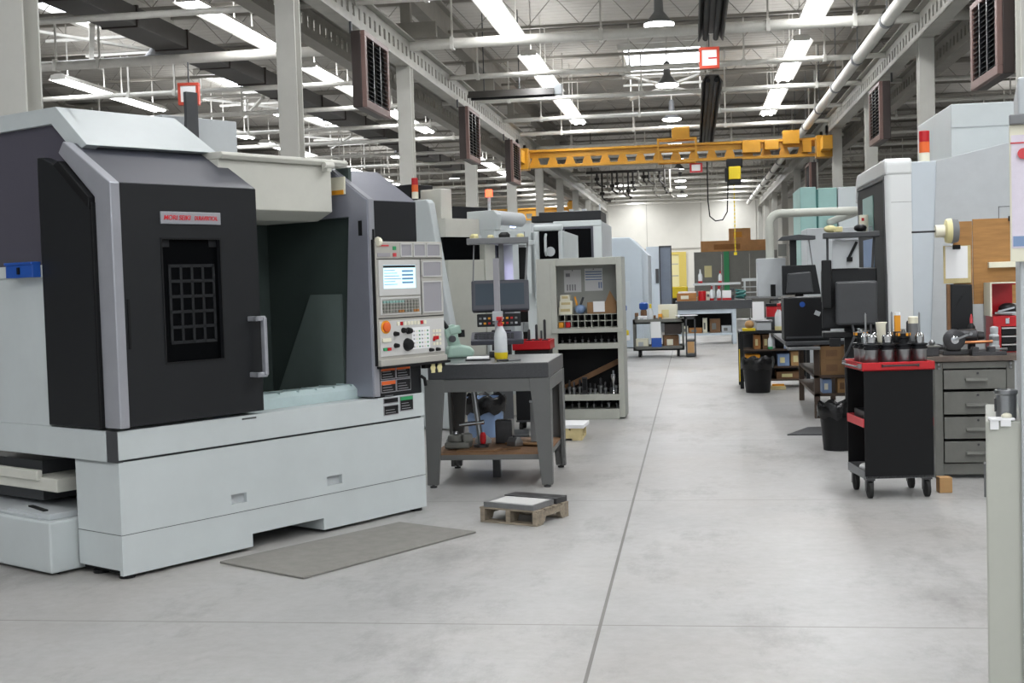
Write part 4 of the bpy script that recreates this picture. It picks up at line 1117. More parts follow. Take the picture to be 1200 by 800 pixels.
o = thing('wire_whisk_holder', 'tall pale holder at the aisle side of the dark cabinet bay', 'tool holder', cab_at(.68, .05, .277), 0)
o.name = 'arbor_holder'
MB().lathe([(.03, 0), (.012, .03), (.012, .12), (.035, .2), (.03, .23)], n=14).build('holder_body', 'chrome', o, smooth=40); MB().lathe([(.01, .23), (.01, .27)], n=10).build('stud', 'steel', o)
# ---------------------------------------------------------------- further machines of the row
m3 = thing('machining_center', 'white machine with a handled box door seen just above the storage cabinet', 'machine', (-2.9, 18.5, 0))
MB().box(0, 1.05, .1, 2.5, .02, 2.3).build('machine_body', 'white_paint', m3, bevel=.01)
q = MB(); q.frame('y', 0, .1, (.62, 1.05, 1.2, 2.39), (.70, .98, 1.3, 2.3)); lab(q.build('door_frame', 'white_paint', m3, bevel=.03), 'white rounded door frame')
MB().box(.7, .98, .06, .1, 1.3, 2.3).build('door_glass', 'black_gloss', m3)
q = MB(); q.tube([(.8, .02, 1.95), (.8, -.06, 2.0), (.8, -.06, 2.2), (.8, .02, 2.25)], .02, 8); q.build('door_handle', 'white_paint', m3, smooth=40)
MB().lathe([(.07, .02), (.05, .05)], (.86, 0, 2.0), 14, 'y').build('door_lamp', 'panel_grey', m3)
MB().frame('y', -.02, .0, (.06, .58, 1.4, 2.42), (.13, .5, 1.5, 2.3)).build('window_frame', 'white_paint', m3)
MB().box(.13, .5, .02, .05, 1.5, 2.3).build('window_glass', 'mid_grey', m3)
m4 = thing('machining_center', 'large white-framed machine with dark square window behind the storage cabinet', 'machine', (-3.3, 24, 0))
q = MB(); q.box(0, 1.63, .05, 3, .02, 2.66); lab(q.build('machine_body', 'panel_grey', m4), 'grey body')
q = MB(); q.frame('y', 0, .06, (.72, 1.63, .9, 2.68), (.89, 1.47, 1.95, 2.57)); q.build('door_frame', 'white_paint', m4, bevel=.015)
MB().box(.89, 1.47, .03, .05, 1.95, 2.57).build('door_window', 'black_gloss', m4)
MB().frame('y', .01, .03, (.89, 1.47, 1.95, 2.57), (.93, 1.43, 1.99, 2.53)).build('window_gasket', 'charcoal_soft', m4)
q = MB(); q.box(.45, 1.62, .05, 1.6, 2.68, 2.86); q.box(.3, .45, .1, .9, 2.68, 2.8); lab(q.build('roof_cabinet', 'charcoal', m4, bevel=.01), 'dark roof box')
q = MB()
for i in range(4): q.box(.9+i*.12, .98+i*.12, .1, .3, 2.86, 2.88+.02*(i % 2))
q.build('hose_fitting', 'panel_grey', m4)
MB().bar((1.6, .1, 2.66), (1.6, .1, 2.98), .03).build('mast', 'panel_grey', m4)
m5 = thing('machining_center', 'pale blue-white machine with chamfered top corner beyond the storage cabinet', 'machine', (-3.0, 28.7, 0))
q = MB(); q.prism([(0, .02), (1.88, .02), (1.88, 2.2), (1.62, 2.48), (0, 2.48)], 'y', 0, 2.4); q.build('machine_body', 'bluish_white', m5, bevel=.015)
q = MB(); q.prism([(1.88, .02), (2.01, .02), (2.01, 2.08), (1.7, 2.42), (1.62, 2.48), (1.88, 2.2)], 'y', .1, 2.4); lab(q.build('side_fairing', 'cool_white', m5), 'paler side fairing')
MB().box(1.0, 1.6, -.004, 0, .4, 1.5).build('service_door', 'cool_white', m5, bevel=.002)
m6 = thing('metal_locker', 'grey blue metal locker with open door beyond the blue-white machine', 'locker', (-1.28, 36, 0))
q = MB(); q.box(0, .35, 0, .7, .02, 2.42); lab(q.build('locker_body', 'bluish_white', m6, bevel=.006), 'pale locker side')
q = MB(); q.box(.35, .70, .3, .34, .5, 2.44); dd = lab(q.build('locker_door', 'locker_blue', m6, bevel=.004), 'grey blue open door')
MB().frame('y', .27, .3, (.35, .7, .5, 2.44), (.38, .67, .54, 2.40)).build('door_edge', 'dark_grey', dd)
q = MB(); q.box(.25, .34, -.03, 0, 1.4, 1.8); q.build('lock_panel', 'dark_grey', m6)
MB().box(.36, .72, .32, .7, .02, .5).build('locker_base', 'mid_grey', m6)

# ---------------------------------------------------------------- far middle: work cart, benches, partition, crates
fc = thing('work_cart', 'grey two-shelf work cart loaded with boxes in the far aisle', 'cart', (-1.2, 25.4, 0))
for z in (.13, .66): 
    q = MB(); q.box(0, 1.0, 0, .7, z, z+.03); q.frame('z', z, z+.09, (0, 1.0, 0, .7), (.02, .98, .02, .68)); q.build('cart_shelf', 'old_grey', fc)
for x in (.0, .96):
    for y in (.0, .66): MB().box(x, x+.04, y, y+.04, .13, .75).build('post', 'old_grey', fc)
for x in (.12, .88):
    for y in (.1, .6):
        MB().lathe([(.065, -.025), (.065, .025)], (x, y, .065), 14, 'x').build('caster', 'rubber', fc)
for i_, (x, y, z, w_, d_, h_, m_, l_) in enumerate(((-.9, 25.82, .6905, .14, .2, .12, 'hardboard', 'brown tray behind the bottles on the far work cart top'),
        (-.7, 25.44, .6905, .08, .08, .16, 'amber', 'small amber carton before the leaning catalogue box'), (-1.175, 25.8, .6905, .07, .16, .18, 'hardboard', 'narrow brown box at the near corner of the far work cart top'))):
    o = thing('parts_box', l_, 'box', (x, y, z)); MB().box(0, w_, 0, d_, 0, h_).build('box_body', m_, o, bevel=.004); MB().box(.01, w_-.01, -.004, 0, h_*.3, h_*.6).build('box_label', 'old_grey', o)
pn = MB(); pn.box(.35, .55, -.012, -.004, .38, .7); lab(pn.build('hung_sheet', 'paper', fc), 'white sheet hung on the cart'); pn = MB(); pn.box(.36, .56, -.011, -.003, .2, .38); lab(pn.build('hung_bag', 'blue', fc), 'dark blue bag hung on the cart')
pn = MB(); pn.box(.62, .94, .05, .6, .44, .655); lab(pn.build('drawer_unit', 'heater_brown', fc, bevel=.005), 'dark drawer unit under the cart top')
fc2 = thing('parts_cart', 'dark cart with cardboard side panel beside the far work bench', 'cart', (-.17, 25.2, 0))
q = MB(); q.box(-.0, .03, 0, .6, .05, .8); q.box(.17, .2, 0, .6, .05, .8); q.box(0, .2, 0, .6, .74, .8); q.box(0, .2, 0, .6, .3, .33); q.box(0, .2, 0, .6, .02, .06)
q.build('cart_frame', 'dark_grey', fc2)
MB().box(.035, .165, -.005, .01, .08, .3).build('side_panel', 'kraft', fc2)
def carton(name, label, x, y, z, w, d, h, m, rz=0, lm='cream'):
    o = thing(name, label, 'box', (x, y, z), rz)
    MB().box(0, w, 0, d, 0, h).build('carton', m, o, bevel=.003); MB().box(w*.2, w*.6, -.003, 0, h*.25, h*.7).build('carton_label', lm, o)
    return o
carton('cardboard_box', 'orange cardboard box on the bottom shelf of the far work cart', -.85, 25.55, .1605, .2, .25, .14, 'wood_orange')
carton('cardboard_box', 'white box at the near end of the far work cart bottom shelf', -1.15, 25.5, .1605, .24, .3, .2, 'cream', 0, 'panel_grey')
carton('cardboard_box', 'brown parts box at the middle of the far work cart bottom shelf', -.6, 25.5, .1605, .3, .3, .26, 'hardboard', .1)
carton('cardboard_box', 'white carton on the far work cart top shelf', -1.1, 25.48, .6905, .18, .3, .12, 'paper', 0, 'panel_grey')
o = carton('cardboard_box', 'leaning pale catalogue box on the far work cart', -.7, 25.55, .6905, .36, .2, .34, 'cream', -.15, 'pale_yellow')
o = tag(MB().cbox(0, 0, .006, .4, .28, .01).build('paper_sheet', 'paper', None, loc=(-.38, 25.0, .752), rz=.2), 'white paper sheet on the cart beside the far bench', 'paper'); o.location = (-.15, 25.45, .8015)
spray_bottle((-.85, 25.5, .6905), 'white spray bottle with yellow base on the far work cart', 'yellow', 1.2, trig='yellow')
jr = thing('jar', 'jar with round blue lid on the far work cart', 'jar', (-1.0, 25.95, .6905))
MB().lathe([(.06, 0), (.065, .02), (.065, .2), (.05, .24)], n=16).build('jar_body', 'hardboard', jr, smooth=40); MB().lathe([(.07, .24), (.09, .27), (.09, .36), (.05, .39)], n=16).build('lid', 'blue', jr, smooth=40)
gb = thing('glove_bin', 'black bin with yellow and blue gloves draped on it by the far cart', 'bin', (-1.42, 24.9, 0))
MB().lathe([(.1, 0), (.12, .9), (.125, .92), (.1, .92)], n=16).build('bin_body', 'black_plastic', gb, smooth=40)
for i, (m_, z) in enumerate((('yellow', 1.1), ('blue', 1.0), ('yellow', .52), ('paper', .42))):
    q = MB(); q.cbox(.03+.03*i, -.1, z, .16, .06, .1, .3*i); q.cbox(-.05+.02*i, -.1, z+.05, .05, .04, .1, -.2)
    q.build('glove', m_, gb, bevel=.015)
wb = thing('work_bench', 'long dark-topped work bench with pale blue grey legs at the aisle end', 'bench', (-.42, 29.7, 0))
MB().box(0, 1.75, 0, .8, .80, 1.0).build('bench_top', 'dark_grey', wb, bevel=.006)
for x in (.0, 1.29):
    for y in (.02, .7): MB().box(x, x+.09, y, y+.09, 0, .80).build('leg', 'bluish_white', wb)
q = MB(); q.box(.09, 1.29, .02, .08, .70, .80); q.box(.09, 1.29, .02, .8, .2, .25); q.build('bench_frame', 'bluish_white', wb)
MB().box(.0, 1.38, .74, .78, .25, .72).build('bench_back', 'black', wb)
for i, (x, w_, h_, m_, l_) in enumerate(((.15, .13, .16, 'cream', 'white carton at the near end of the far bench shelf'), (.3, .3, .12, 'wood_orange', 'orange wooden tray on the far bench shelf'), (.62, .1, .34, 'cream', 'tall cream box on the far bench shelf'), (.78, .24, .32, 'hardboard', 'dark brown parts box on the far bench shelf'), (1.05, .22, .16, 'panel_grey', 'grey sack-like box at the far end of the bench shelf'))):
    carton('parts_box', l_, -.42+x, 29.9, .2505, w_, .3, h_, m_, 0, 'old_grey')
carton('wooden_box', 'orange wooden box of papers on the far bench top', -.38, 29.85, 1.0005, .45, .3, .18, 'wood_orange')
o = thing('paper_stack', 'loose white papers piled in the orange box on the far bench', 'paper', (-.35, 29.88, 1.182)); MB().cbox(.12, .1, .02, .2, .16, .04, .3).build('sheet', 'paper', o); MB().cbox(.3, .12, .02, .18, .16, .03, -.3).build('sheet', 'paper', o)
o = thing('rag_roll', 'dark red roll of shop rags on the far bench top', 'roll', (.2, 29.95, 1.0005)); MB().lathe([(.09, 0), (.09, .22)], n=16).build('roll_body', 'red', o, smooth=40); MB().lathe([(.03, .215), (.03, .225)], n=12).build('roll_core', 'cream', o)
spray_bottle((.42, 29.85, 1.0005), 'white spray bottle with red label, first on the far bench top', 'red', 1.1, 0, 'red')
spray_bottle((.58, 29.9, 1.0005), 'white spray bottle with red label, second on the far bench top', 'red', 1.1, .5, 'red')
o = thing('first_aid_box', 'white and red box at the middle of the far bench top', 'box', (.64, 29.8, 1.0005)); MB().box(0, .2, 0, .15, .05, .22).build('box_body', 'paper', o); MB().box(-.003, .203, -.003, .153, 0, .05).build('box_base', 'red', o); o.location = (.66, 29.8, 1.0005)
o = thing('hose_coil', 'dark green coiled hose at the far end of the bench top', 'hose', (1.08, 29.95, 1.0005))
MB().tube([(.1*math.cos(t), .1*math.sin(t), .03+.012*t) for t in [i*.4 for i in range(40)]], .028, 8).build('hose', 'teal_dark', o, smooth=60); MB().lathe([(.02, 0), (.02, .06)], (.1, 0, .02), 8).build('hose_end', 'steel', o)
for i_, (x, w_, d_, h_, m_, l_) in enumerate(((.84, .1, .12, .26, 'dark_grey', 'dark upright tool box on the far bench top by the hose'), (-.1+.2, .06, .08, .1, 'amber', 'tiny amber carton beside the red rag roll'), (.3, .08, .1, .2, 'cream', 'small cream carton between the rag roll and spray bottles'))):
    o = thing('parts_box', l_, 'box', (x, 30.2, 1.0005), .1*i_); MB().box(0, w_, 0, d_, 0, h_).build('box_body', m_, o, bevel=.003); MB().box(.01, w_-.01, -.003, 0, h_*.4, h_*.7).build('box_label', 'old_grey', o)
ws = thing('wall_bench', 'white-shelved bench in front of the dark partition', 'bench', (.0, 36, 0))
q = MB(); q.box(0, 1.3, 0, .5, 1.3, 1.36); q.box(.5, .6, .1, .4, 0, 1.3); lab(q.build('upper_shelf', 'white_paint', ws), 'white raised shelf'); q = MB(); q.box(-.2, 2.4, .1, .7, .9, .96); q.build('bench_top', 'mid_grey', ws)
for x in (-.15, 2.25):
    for y in (.15, .6): MB().box(x, x+.08, y, y+.06, 0, .9).build('leg', 'mid_grey', ws)
spray_bottle((.2, 36.2, 1.3605), 'white spray bottle with red base on the raised white shelf', 'red', 1.3, 0, 'paper')
spray_bottle((.75, 36.2, 1.3605), 'red-topped spray bottle on the raised white shelf', 'red', 1.1, 0, 'red')
o = thing('fluorescent_tube_box', 'long white fixture box lying above the wall bench', 'box', (1.35, 36.1, 1.4)); o.location = (1.35, 36.3, .9605)
q = MB(); q.box(0, 1.0, 0, .1, .42, .5); q.box(.05, .1, 0, .1, 0, .42); q.box(.9, .95, 0, .1, 0, .42); q.build('rack_frame', 'white_paint', o)
for z in (.1, .25): MB().box(.0, 1.0, .0, .25, z, z+.02).build('rack_shelf', 'panel_grey', o)
o.name = 'bench_rack'; o['label'] = 'low white rack with shelves at the end of the wall bench'; o['category'] = 'rack'
yb = thing('battery_charger', 'yellow and black machine tug in front of the yellow far door', 'machine', (-.75, 40, 0))
q = MB(); q.box(0, .6, 0, .8, .2, .9); q.build('tug_body', 'black_plastic', yb, bevel=.02); MB().box(.02, .58, -.02, .6, .9, 1.25).build('tug_hood', 'yellow', yb, bevel=.03)
for x in (.08, .52): MB().lathe([(.12, -.04), (.12, .04)], (x, .2, .12), 14, 'x').build('wheel', 'rubber', yb)
yb.name = 'floor_tug'
pt = thing('partition_screen', 'dark grey partition wall panels below the orange wooden crates', 'partition', (.05, 45, 0))
for i in range(3): MB().box(i*.95, i*.95+.94, 0, .08, .05, 2.38).build('panel', 'partition', pt, bevel=.004)
MB().box(1.02, 1.2, -.04, 0, .05, 2.38).build('green_post', 'green', pt)
for x in (.0, 1.85, 2.8): MB().box(x, x+.05, -.1, .3, 0, .05).build('foot', 'dark_grey', pt)
MB().box(.35, .6, -.02, 0, 1.5, 1.9).build('notice', 'pale_yellow', pt)
cr_ = thing('shelf_rack', 'tall steel rack behind the partition carrying orange crates', 'rack', (.2, 46, 0))
MB().box(0, 2.6, 0, .8, 2.3, 2.36).build('rack_shelf', 'old_grey', cr_)
for x in (0, 2.54):
    for y in (0, .74): MB().box(x, x+.06, y, y+.06, 0, 2.3).build('upright', 'old_grey', cr_)
carton('wooden_crate', 'long orange wooden crate on the rack behind the dark partition', .3, 46.1, 2.3605, 2.3, .6, .42, 'crate_wood', 0, 'wood_orange')
carton('wooden_crate', 'smaller orange crate on top of the long crate at the back', 1.3, 46.15, 2.7815, .75, .5, .42, 'crate_wood', 0, 'amber')

# ---------------------------------------------------------------- big white machine on the other side of the aisle
r1 = thing('machining_center', 'large white machine with rounded front fairing and black door across the aisle', 'machine', (1.74, 12.0, 0))
pf = [(.0, .07)] + [(.06-.06*math.cos(t), .06-.06*math.sin(t)) for t in [PI/2*i/6 for i in range(7)]] + [(.23, 0), (.23, .5), (.1, .5), (.1, .07)]
q = MB(); q.prism(pf, 'z', .05, 2.45)
q.build('fairing', 'bright_white', r1, smooth=30)
# cap over the door: side profile with rounded far and near corners
def arc(cy, cz, r, a0, a1, n=6): return [(cy+r*math.cos(a0+(a1-a0)*i/n), cz+r*math.sin(a0+(a1-a0)*i/n)) for i in range(n+1)]
cap = [(.0, 2.45)] + arc(.06, 2.54, .06, PI, PI/2) + arc(1.95, 2.42, .18, PI/2, 0) + [(2.13, 2.3), (2.05, 2.3)] + arc(1.95, 2.36, .1, 0, PI/2)
q = MB(); q.prism(cap, 'x', .0, .24)
lab(q.build('top_fairing', 'bright_white', r1, bevel=.02), 'rounded white cap over the black door')
q = MB(); q.box(.05, .23, -.002, .0, 2.2, 2.203); q.box(.05, .23, -.002, 0, 1.05, 1.053); q.build('fairing_seam', 'seam', r1)
q = MB(); q.prism([(.07, .05), (.07, 2.4), (.12, 2.455), (1.95, 2.455), (2.05, 2.36), (2.05, .05)], 'x', .012, .1); lab(q.build('door', 'black', r1), 'black door facing the aisle')
q = MB(); q.prism([(.05, .05), (.0, .9), (.06, 2.44), (.09, 2.44), (.03, .9), (.09, .05)], 'x', -.006, .012); q.prism([(.06, 2.41), (.06, 2.445), (1.95, 2.455), (1.95, 2.42)], 'x', -.006, .012); q.build('door_trim', 'dark_grey', r1, bevel=.004)
q = MB(); q.box(.004, .012, .85, 1.6, 1.98, 2.32); lab(q.build('door_window', 'teal_paint', r1), 'window strip coloured as a pale teal reflection'); q = MB(); q.box(.004, .012, .85, 1.6, 1.6, 1.9); lab(q.build('door_window', 'pale_blue', r1), 'window strip coloured as a pale blue reflection')  # flat teal and blue colours imitate reflections in the door glass
q = MB(); q.box(-.03, .02, .9, 1.05, 1.92, 2.02); q.build('door_latch', 'panel_grey', r1)
q = MB(); q.prism([(.23, .05), (.36, .05), (.46, 2.56), (.23, 2.56)], 'y', .015, .5); lab(q.build('corner_panel', 'cool_white', r1, bevel=.01), 'pale corner panel')
q = MB(); q.prism([(.345, .05), (1.65, .05), (1.65, 2.82), (.45, 2.56)], 'y', -.0, .5); q.box(.25, 1.65, .5, 2.3, .05, 2.5); lab(q.build('side_panel', 'panel_grey', r1, bevel=.004), 'grey side panel')
q = MB(); q.frame('y', -.003, -.0, (.98, 1.3, 1.95, 2.13), (.985, 1.295, 1.955, 2.125)); q.build('access_panel', 'seam', r1)
q = MB(); q.box(.68, 1.65, .51, 2.3, 2.5, 3.12); lab(q.build('roof_cabinet', 'white_paint', r1, bevel=.012), 'white box on the roof')
q = MB(); q.box(.675, 1.65, .5, .51, 2.9, 2.908); q.build('roof_seam', 'panel_grey', r1)
tower(r1, .4, .3, 2.56, ['cream', 'orange', 'red'], r=.048, h=.1)
q = MB(); q.box(-.1, -.02, 1.0, 1.1, 1.98, 2.14); q.m(1); q.box(-.085, -.06, .995, 1.0, 2.08, 2.11); q.box(-.085, -.06, .995, 1.0, 2.01, 2.04); lab(q.build('switch_box', ['cream', 'red'], r1, bevel=.004), 'cream switch box with red buttons')
MB().box(.05, .66, .5, 2.1, .0, .05).build('machine_foot', 'black', r1)

pc = thing('control_console', 'black console seen from behind, hung before the black machine door', 'console', (1.44, 12.15, 0), R(-4))
q = MB(); q.box(-.2, .2, -.05, .35, 0, .05); q.box(-.06, .06, .08, .2, .05, 1.1); q.build('pedestal', 'black_plastic', pc, bevel=.01)
q = MB(); q.box(-.26, .24, .06, .13, 1.06, 1.62); q.build('monitor_bezel', 'charcoal', pc, bevel=.012)
q = MB(); q.box(-.14, .23, -.14, .06, 1.1, 1.5); lab(q.build('rear_housing', 'dark_grey', pc, bevel=.02), 'dark grey rear housing')
q = MB(); q.box(-.26, -.17, -.03, .06, 1.25, 1.7); q.box(-.26, -.22, -.02, .3, 1.3, 1.6); q.build('side_unit', 'black_plastic', pc, bevel=.01)
q = MB(); q.box(-.26, .24, -.05, .3, .98, 1.03); q.box(-.2, -.1, -.08, 0, .9, .98); q.build('keyboard_shelf', 'black_plastic', pc, bevel=.006)
q = MB(); q.tube([(.0, -.1, 1.12), (.02, -.16, 1.0), (-.04, -.16, .86), (-.08, -.06, .78)], .012, 8); q.build('cable', 'dark_grey', pc, smooth=50)
q = MB(); q.box(-.24, .26, -.08, .2, 1.9, 1.95); q.build('top_shelf', 'dark_grey', pc, bevel=.006)
q = MB(); q.bar((-.2, .1, 1.6), (-.2, .1, 1.9), .022); q.bar((.2, .1, 1.6), (.22, .1, 1.9), .022); q.build('shelf_rod', 'dark_grey', pc)
q = MB(); q.box(-.16, .08, .02, .04, 1.62, 1.88); pp = lab(q.build('note_plate', 'panel_grey', pc, bevel=.003), 'pale metal note plate')
q = MB(); q.bar((-.02, .0, 1.7), (.06, .0, 1.86), .025); q.box(-.03, .02, -.01, .02, 1.68, 1.72); q.build('clip', 'black', pp)
for i, (x, m_, l_) in enumerate(((-.17, 'pale_yellow', 'pale crumpled cloth on the console shelf by the black door'), (.1, 'black_plastic', 'black cable bundle on the console shelf by the black door'))):
    t = thing('shelf_clutter', l_, 'clutter', (1.44+x, 12.2, 1.951), i)
    MB().ball((0, 0, .035), .06, 10, 6, .6).build('bundle', m_, t, smooth=60); q = MB(); q.cbox(.06, 0, .03, .1, .05, .05, .4); q.build('fold', m_, t, bevel=.01)

# ---------------------------------------------------------------- teal-topped machine with bent pipe boom
r2 = thing('machining_center', 'teal and grey machine with bent pipe boom behind the black consoles', 'machine', (1.64, 18.95, 0))
MB().box(0, 1.6, 0, 1.0, .02, 2.22).build('machine_body', 'panel_grey', r2, bevel=.01)
q = MB(); q.box(-.0, .24, 1.05, 2.4, .4, 2.88); q.box(.27, .55, 1.05, 2.4, .4, 2.86); lab(q.build('column_cover', 'teal_paint', r2, bevel=.012), 'teal column cover')
MB().box(.24, .27, 1.08, 2.4, .4, 2.84).build('cover_joint', 'teal_dark', r2)
q = MB(); q.box(.56, .95, 1.0, 2.4, .4, 2.86); q.prism([(.95, 2.2), (1.2, 2.2), (.95, 2.6)], 'y', 1.1, 1.4); lab(q.build('rear_cover', 'white_paint', r2, bevel=.01), 'white rear cover')
q = MB()
pts = [(-.67, -2.45, 1.78), (-.67, -2.45, 2.2)] + [(-.67+.14*(1-math.cos(t)), -2.45, 2.2+.14*math.sin(t)) for t in [PI/2*i/6 for i in range(1, 7)]] + [(.30, -2.45, 2.34)] + [(.30+.14*math.sin(t), -2.45+.14*(1-math.cos(t)), 2.34) for t in [PI/2*i/6 for i in range(1, 7)]] + [(.44, 1.05, 2.34)]
q.tube(pts, .052, 14); lab(q.build('pipe_boom', 'cab_grey', r2, smooth=50), 'grey green bent pipe boom')
q = MB(); q.box(-.84, -.49, -2.6, -2.3, 1.3, 1.78); pb = lab(q.build('pendant_box', 'panel_grey', r2, bevel=.01), 'grey pendant box under the boom')
MB().box(-.68, -.62, -2.615, -2.6, 1.3, 1.45).build('pendant_handle', 'black', pb)
q = MB(); q.box(-.58, -.48, -2.66, -2.6, 1.8, 1.95); q.build('pendant_bracket', 'old_grey', r2)
c3 = thing('control_console', 'smaller dark console seen from behind below a rod-hung plate, beside the pipe boom', 'console', (1.28, 15.95, .8405))
q = MB(); q.box(-.2, .2, -.1, .2, 0, .03); q.box(-.05, .05, 0, .1, .03, .5); q.build('pedestal', 'black_plastic', c3, bevel=.008)
q = MB(); q.prism([(-.2, .48), (.26, .48), (.2, .84), (-.2, .84)], 'y', .04, .1); q.build('monitor_bezel', 'charcoal', c3, bevel=.008)
q = MB(); q.prism([(-.16, .5), (.16, .5), (.13, .76), (-.14, .74)], 'y', -.12, .04); lab(q.build('rear_housing', 'dark_grey', c3, bevel=.015), 'dark rear housing')
MB().prism([(-.25, 1.145), (.2, 1.145), (.2, 1.19), (.0, 1.21), (-.2, 1.19)], 'y', -.05, .2).build('top_shelf', 'dark_grey', c3, bevel=.004)
MB().box(-.1, -.02, .06, .13, .84, 1.15).build('support_post', 'charcoal', c3)
q = MB(); q.bar((.17, .08, .82), (.13, .08, 1.15), .014); q.build('shelf_rod', 'mid_grey', c3)

# ---------------------------------------------------------------- desk with black equipment box and cartons
dk = thing('desk', 'brown-legged desk with shelves holding cardboard boxes beside the plus-side bin', 'desk', (1.0, 14.2, 0))
dk['label'] = 'brown-legged desk with cardboard boxes on its shelf behind the waste bin'
MB().box(-.02, .72, 0, 2.1, .8, .84).build('desk_top', 'dark_grey', dk, bevel=.004)
for x in (.28, .66):
    for y in (.0, 2.03): 
        l = MB().box(x, x+.06, y, y+.06, 0, .8).build('leg', 'brown_desk', dk)
for z in (.24, .44): MB().box(.28, .72, .0, 2.0, z, z+.03).build('shelf', 'brown_desk', dk)
MB().box(-.0, .34, -.12, .3, .755, .785).build('drawer', 'mid_grey', dk, bevel=.003)
eb = thing('equipment_box', 'black equipment box with a small blue badge on the brown desk', 'box', (.98, 14.35, .8405))
MB().box(0, .5, 0, .42, .0, .48).build('box_body', 'black_plastic', eb, bevel=.012)
MB().lathe([(.001, -.004), (.03, -.003), (.03, 0)], (.2, 0, .4), 16, 'y').build('badge', 'blue', eb)
q = MB(); q.cbox(.36, -.006, .3, .06, .012, .05, 0, 0, .4); q.build('sticker', 'panel_grey', eb); q = MB(); q.box(.02, .48, -.004, 0, .03, .05); q.build('vent', 'dark_grey', eb)
for i in range(4):
    o = tag(MB().box(0, .12, 0, .2, 0, .02).build('paper_tray', 'panel_grey' if i % 2 == 0 else 'black_plastic', None, bevel=.003, loc=(1.53, 14.28+.02*i, .8405+i*.035), rz=.05*i), ['grey paper tray lowest beside the black equipment box', 'black paper tray second in the pile beside the equipment box', 'grey paper tray third in the pile beside the equipment box', 'black paper tray topmost in the pile beside the equipment box'][i], 'tray')
    if i: 
        for xx in (0,): pass
    o.location.z = .8405+i*.0205
carton('cardboard_box', 'brown cardboard box with slot handle, upper of two on the desk shelf', 1.35, 14.22, .6355, .3, .4, .15, 'cardboard', 0, 'hardboard')
carton('cardboard_box', 'brown cardboard box with slot handle, lower of two on the desk shelf', 1.35, 14.21, .4705, .3, .4, .164, 'cardboard', 0, 'hardboard')
carton('parts_box', 'pale blue box on the low desk shelf below the cardboard boxes', 1.37, 14.25, .2705, .1, .25, .15, 'pale_blue')
carton('parts_box', 'tan box on the low desk shelf below the cardboard boxes', 1.53, 14.25, .2705, .12, .25, .16, 'kraft', 0, 'hardboard')
b1 = thing('waste_bin', 'tall brown-black waste bin with a black liner beside the red-topped cart', 'bin', (1.25, 11.7, 0))
MB().lathe([(.125, 0), (.16, .38), (.168, .4), (.15, .4), (.115, .02)], n=20).build('bin_body', 'black_plastic', b1, smooth=40); liner(.165, .395, .1, b1)
b2 = thing('waste_bin', 'squat black waste bin with a shiny black liner before the black shelf bench', 'bin', (.83, 17.45, 0))
MB().lathe([(.16, 0), (.205, .42), (.21, .44), (.19, .44), (.15, .02)], n=20).build('bin_body', 'black_plastic', b2, smooth=40); liner(.207, .435, .12, b2)
tag(MB().prism([(0, 0), (.7, -.05), (.7, .62), (.25, .6)], 'z', 0, .01).build('floor_mat', 'dark_grey', None, loc=(.88, 12.75, .001)), 'dark rubber mat on the floor beside the waste bin', 'mat')

sb = thing('shelf_bench', 'black three-shelf bench with bottles and boxes beside the aisle', 'bench', (.62, 18.0, 0))
MB().box(0, .95, 0, .7, .765, .795).build('bench_top', 'black_plastic', sb); 
for z in (.1, .28, .52): MB().box(.03, .92, .03, .68, z, z+.02).build('shelf', 'brown_desk', sb)
for x in (0, .90):
    for y in (.0, .65): MB().box(x, x+.05, y, y+.05, 0.0, .765).build('leg', 'black_plastic', sb)
MB().box(-.01, .0, .0, .045, .1, .55).build('hazard_strip', 'yellow', sb)
MB().box(.05, .9, .66, .675, .12, .76).build('bench_back', 'dark_grey', sb)
Z1 = .5405; Z2 = .3005
for x, y, z, w_, d_, h_, m_, l_ in ((.2, .1, Z1, .09, .3, .2, 'wood_orange', 'orange brown binder box on the upper shelf of the black bench'), (.32, .1, Z1, .1, .3, .2, 'hardboard', 'dark brown binder box on the upper shelf of the black bench'),
        (.08, .08, Z2, .2, .3, .16, 'amber', 'amber box on the middle shelf of the black bench'), (.08, .08, .1205, .28, .3, .12, 'yellow', 'yellow bin low on the black bench beside its leg'), (.52, .1, Z2, .16, .3, .17, 'pale_blue', 'pale blue box on the middle shelf of the black bench'),
        (.7, .1, Z2, .16, .3, .2, 'kraft', 'tan carton at the end of the middle shelf of the black bench'), (.5, .1, .1205, .36, .4, .1, 'hardboard', 'wide brown box at the bottom of the black bench')):
    carton('parts_box', l_, .62+x, 18.0+y, z, w_, d_, h_, m_, 0, 'pale_yellow')
for i, x in enumerate((.42, .45, .62)):
    spray_bottle((.62+x+.01*i, 18.06+(.16 if i == 1 else 0), Z1), ['clear bottle at the middle of the black bench upper shelf', 'clear bottle behind another on the black bench upper shelf', 'clear bottle at the far end of the black bench upper shelf'][i], ['green', 'paper', 'pale_blue'][i], .75, 0, 'paper')
spray_bottle((1.17, 18.15, .7955), 'white spray bottle with red neck on the black bench top', 'pale_yellow', 1.25, 0, 'red')
o = thing('sponge', 'yellow sponge under a tan cloth lump on the black bench top', 'sponge', (.665, 18.1, .7955)); MB().box(0, .18, 0, .1, 0, .04).build('sponge_pad', 'yellow', o, bevel=.006); MB().ball((.1, .05, .09), .065, 10, 8, .9).build('cloth_lump', 'kraft', o, smooth=60)
o = thing('notice_sheet', 'white notice sheet propped on a stand on the black bench top', 'paper', (.9, 18.35, .7955)); MB().cbox(.0, .0, .27, .16, .006, .26, 0, -.1).build('sheet', 'paper', o); q = MB(); q.box(-.08, .08, -.06, .1, 0, .015); q.bar((0, .03, .01), (0, .02, .3), .02); q.build('stand', 'dark_grey', o)
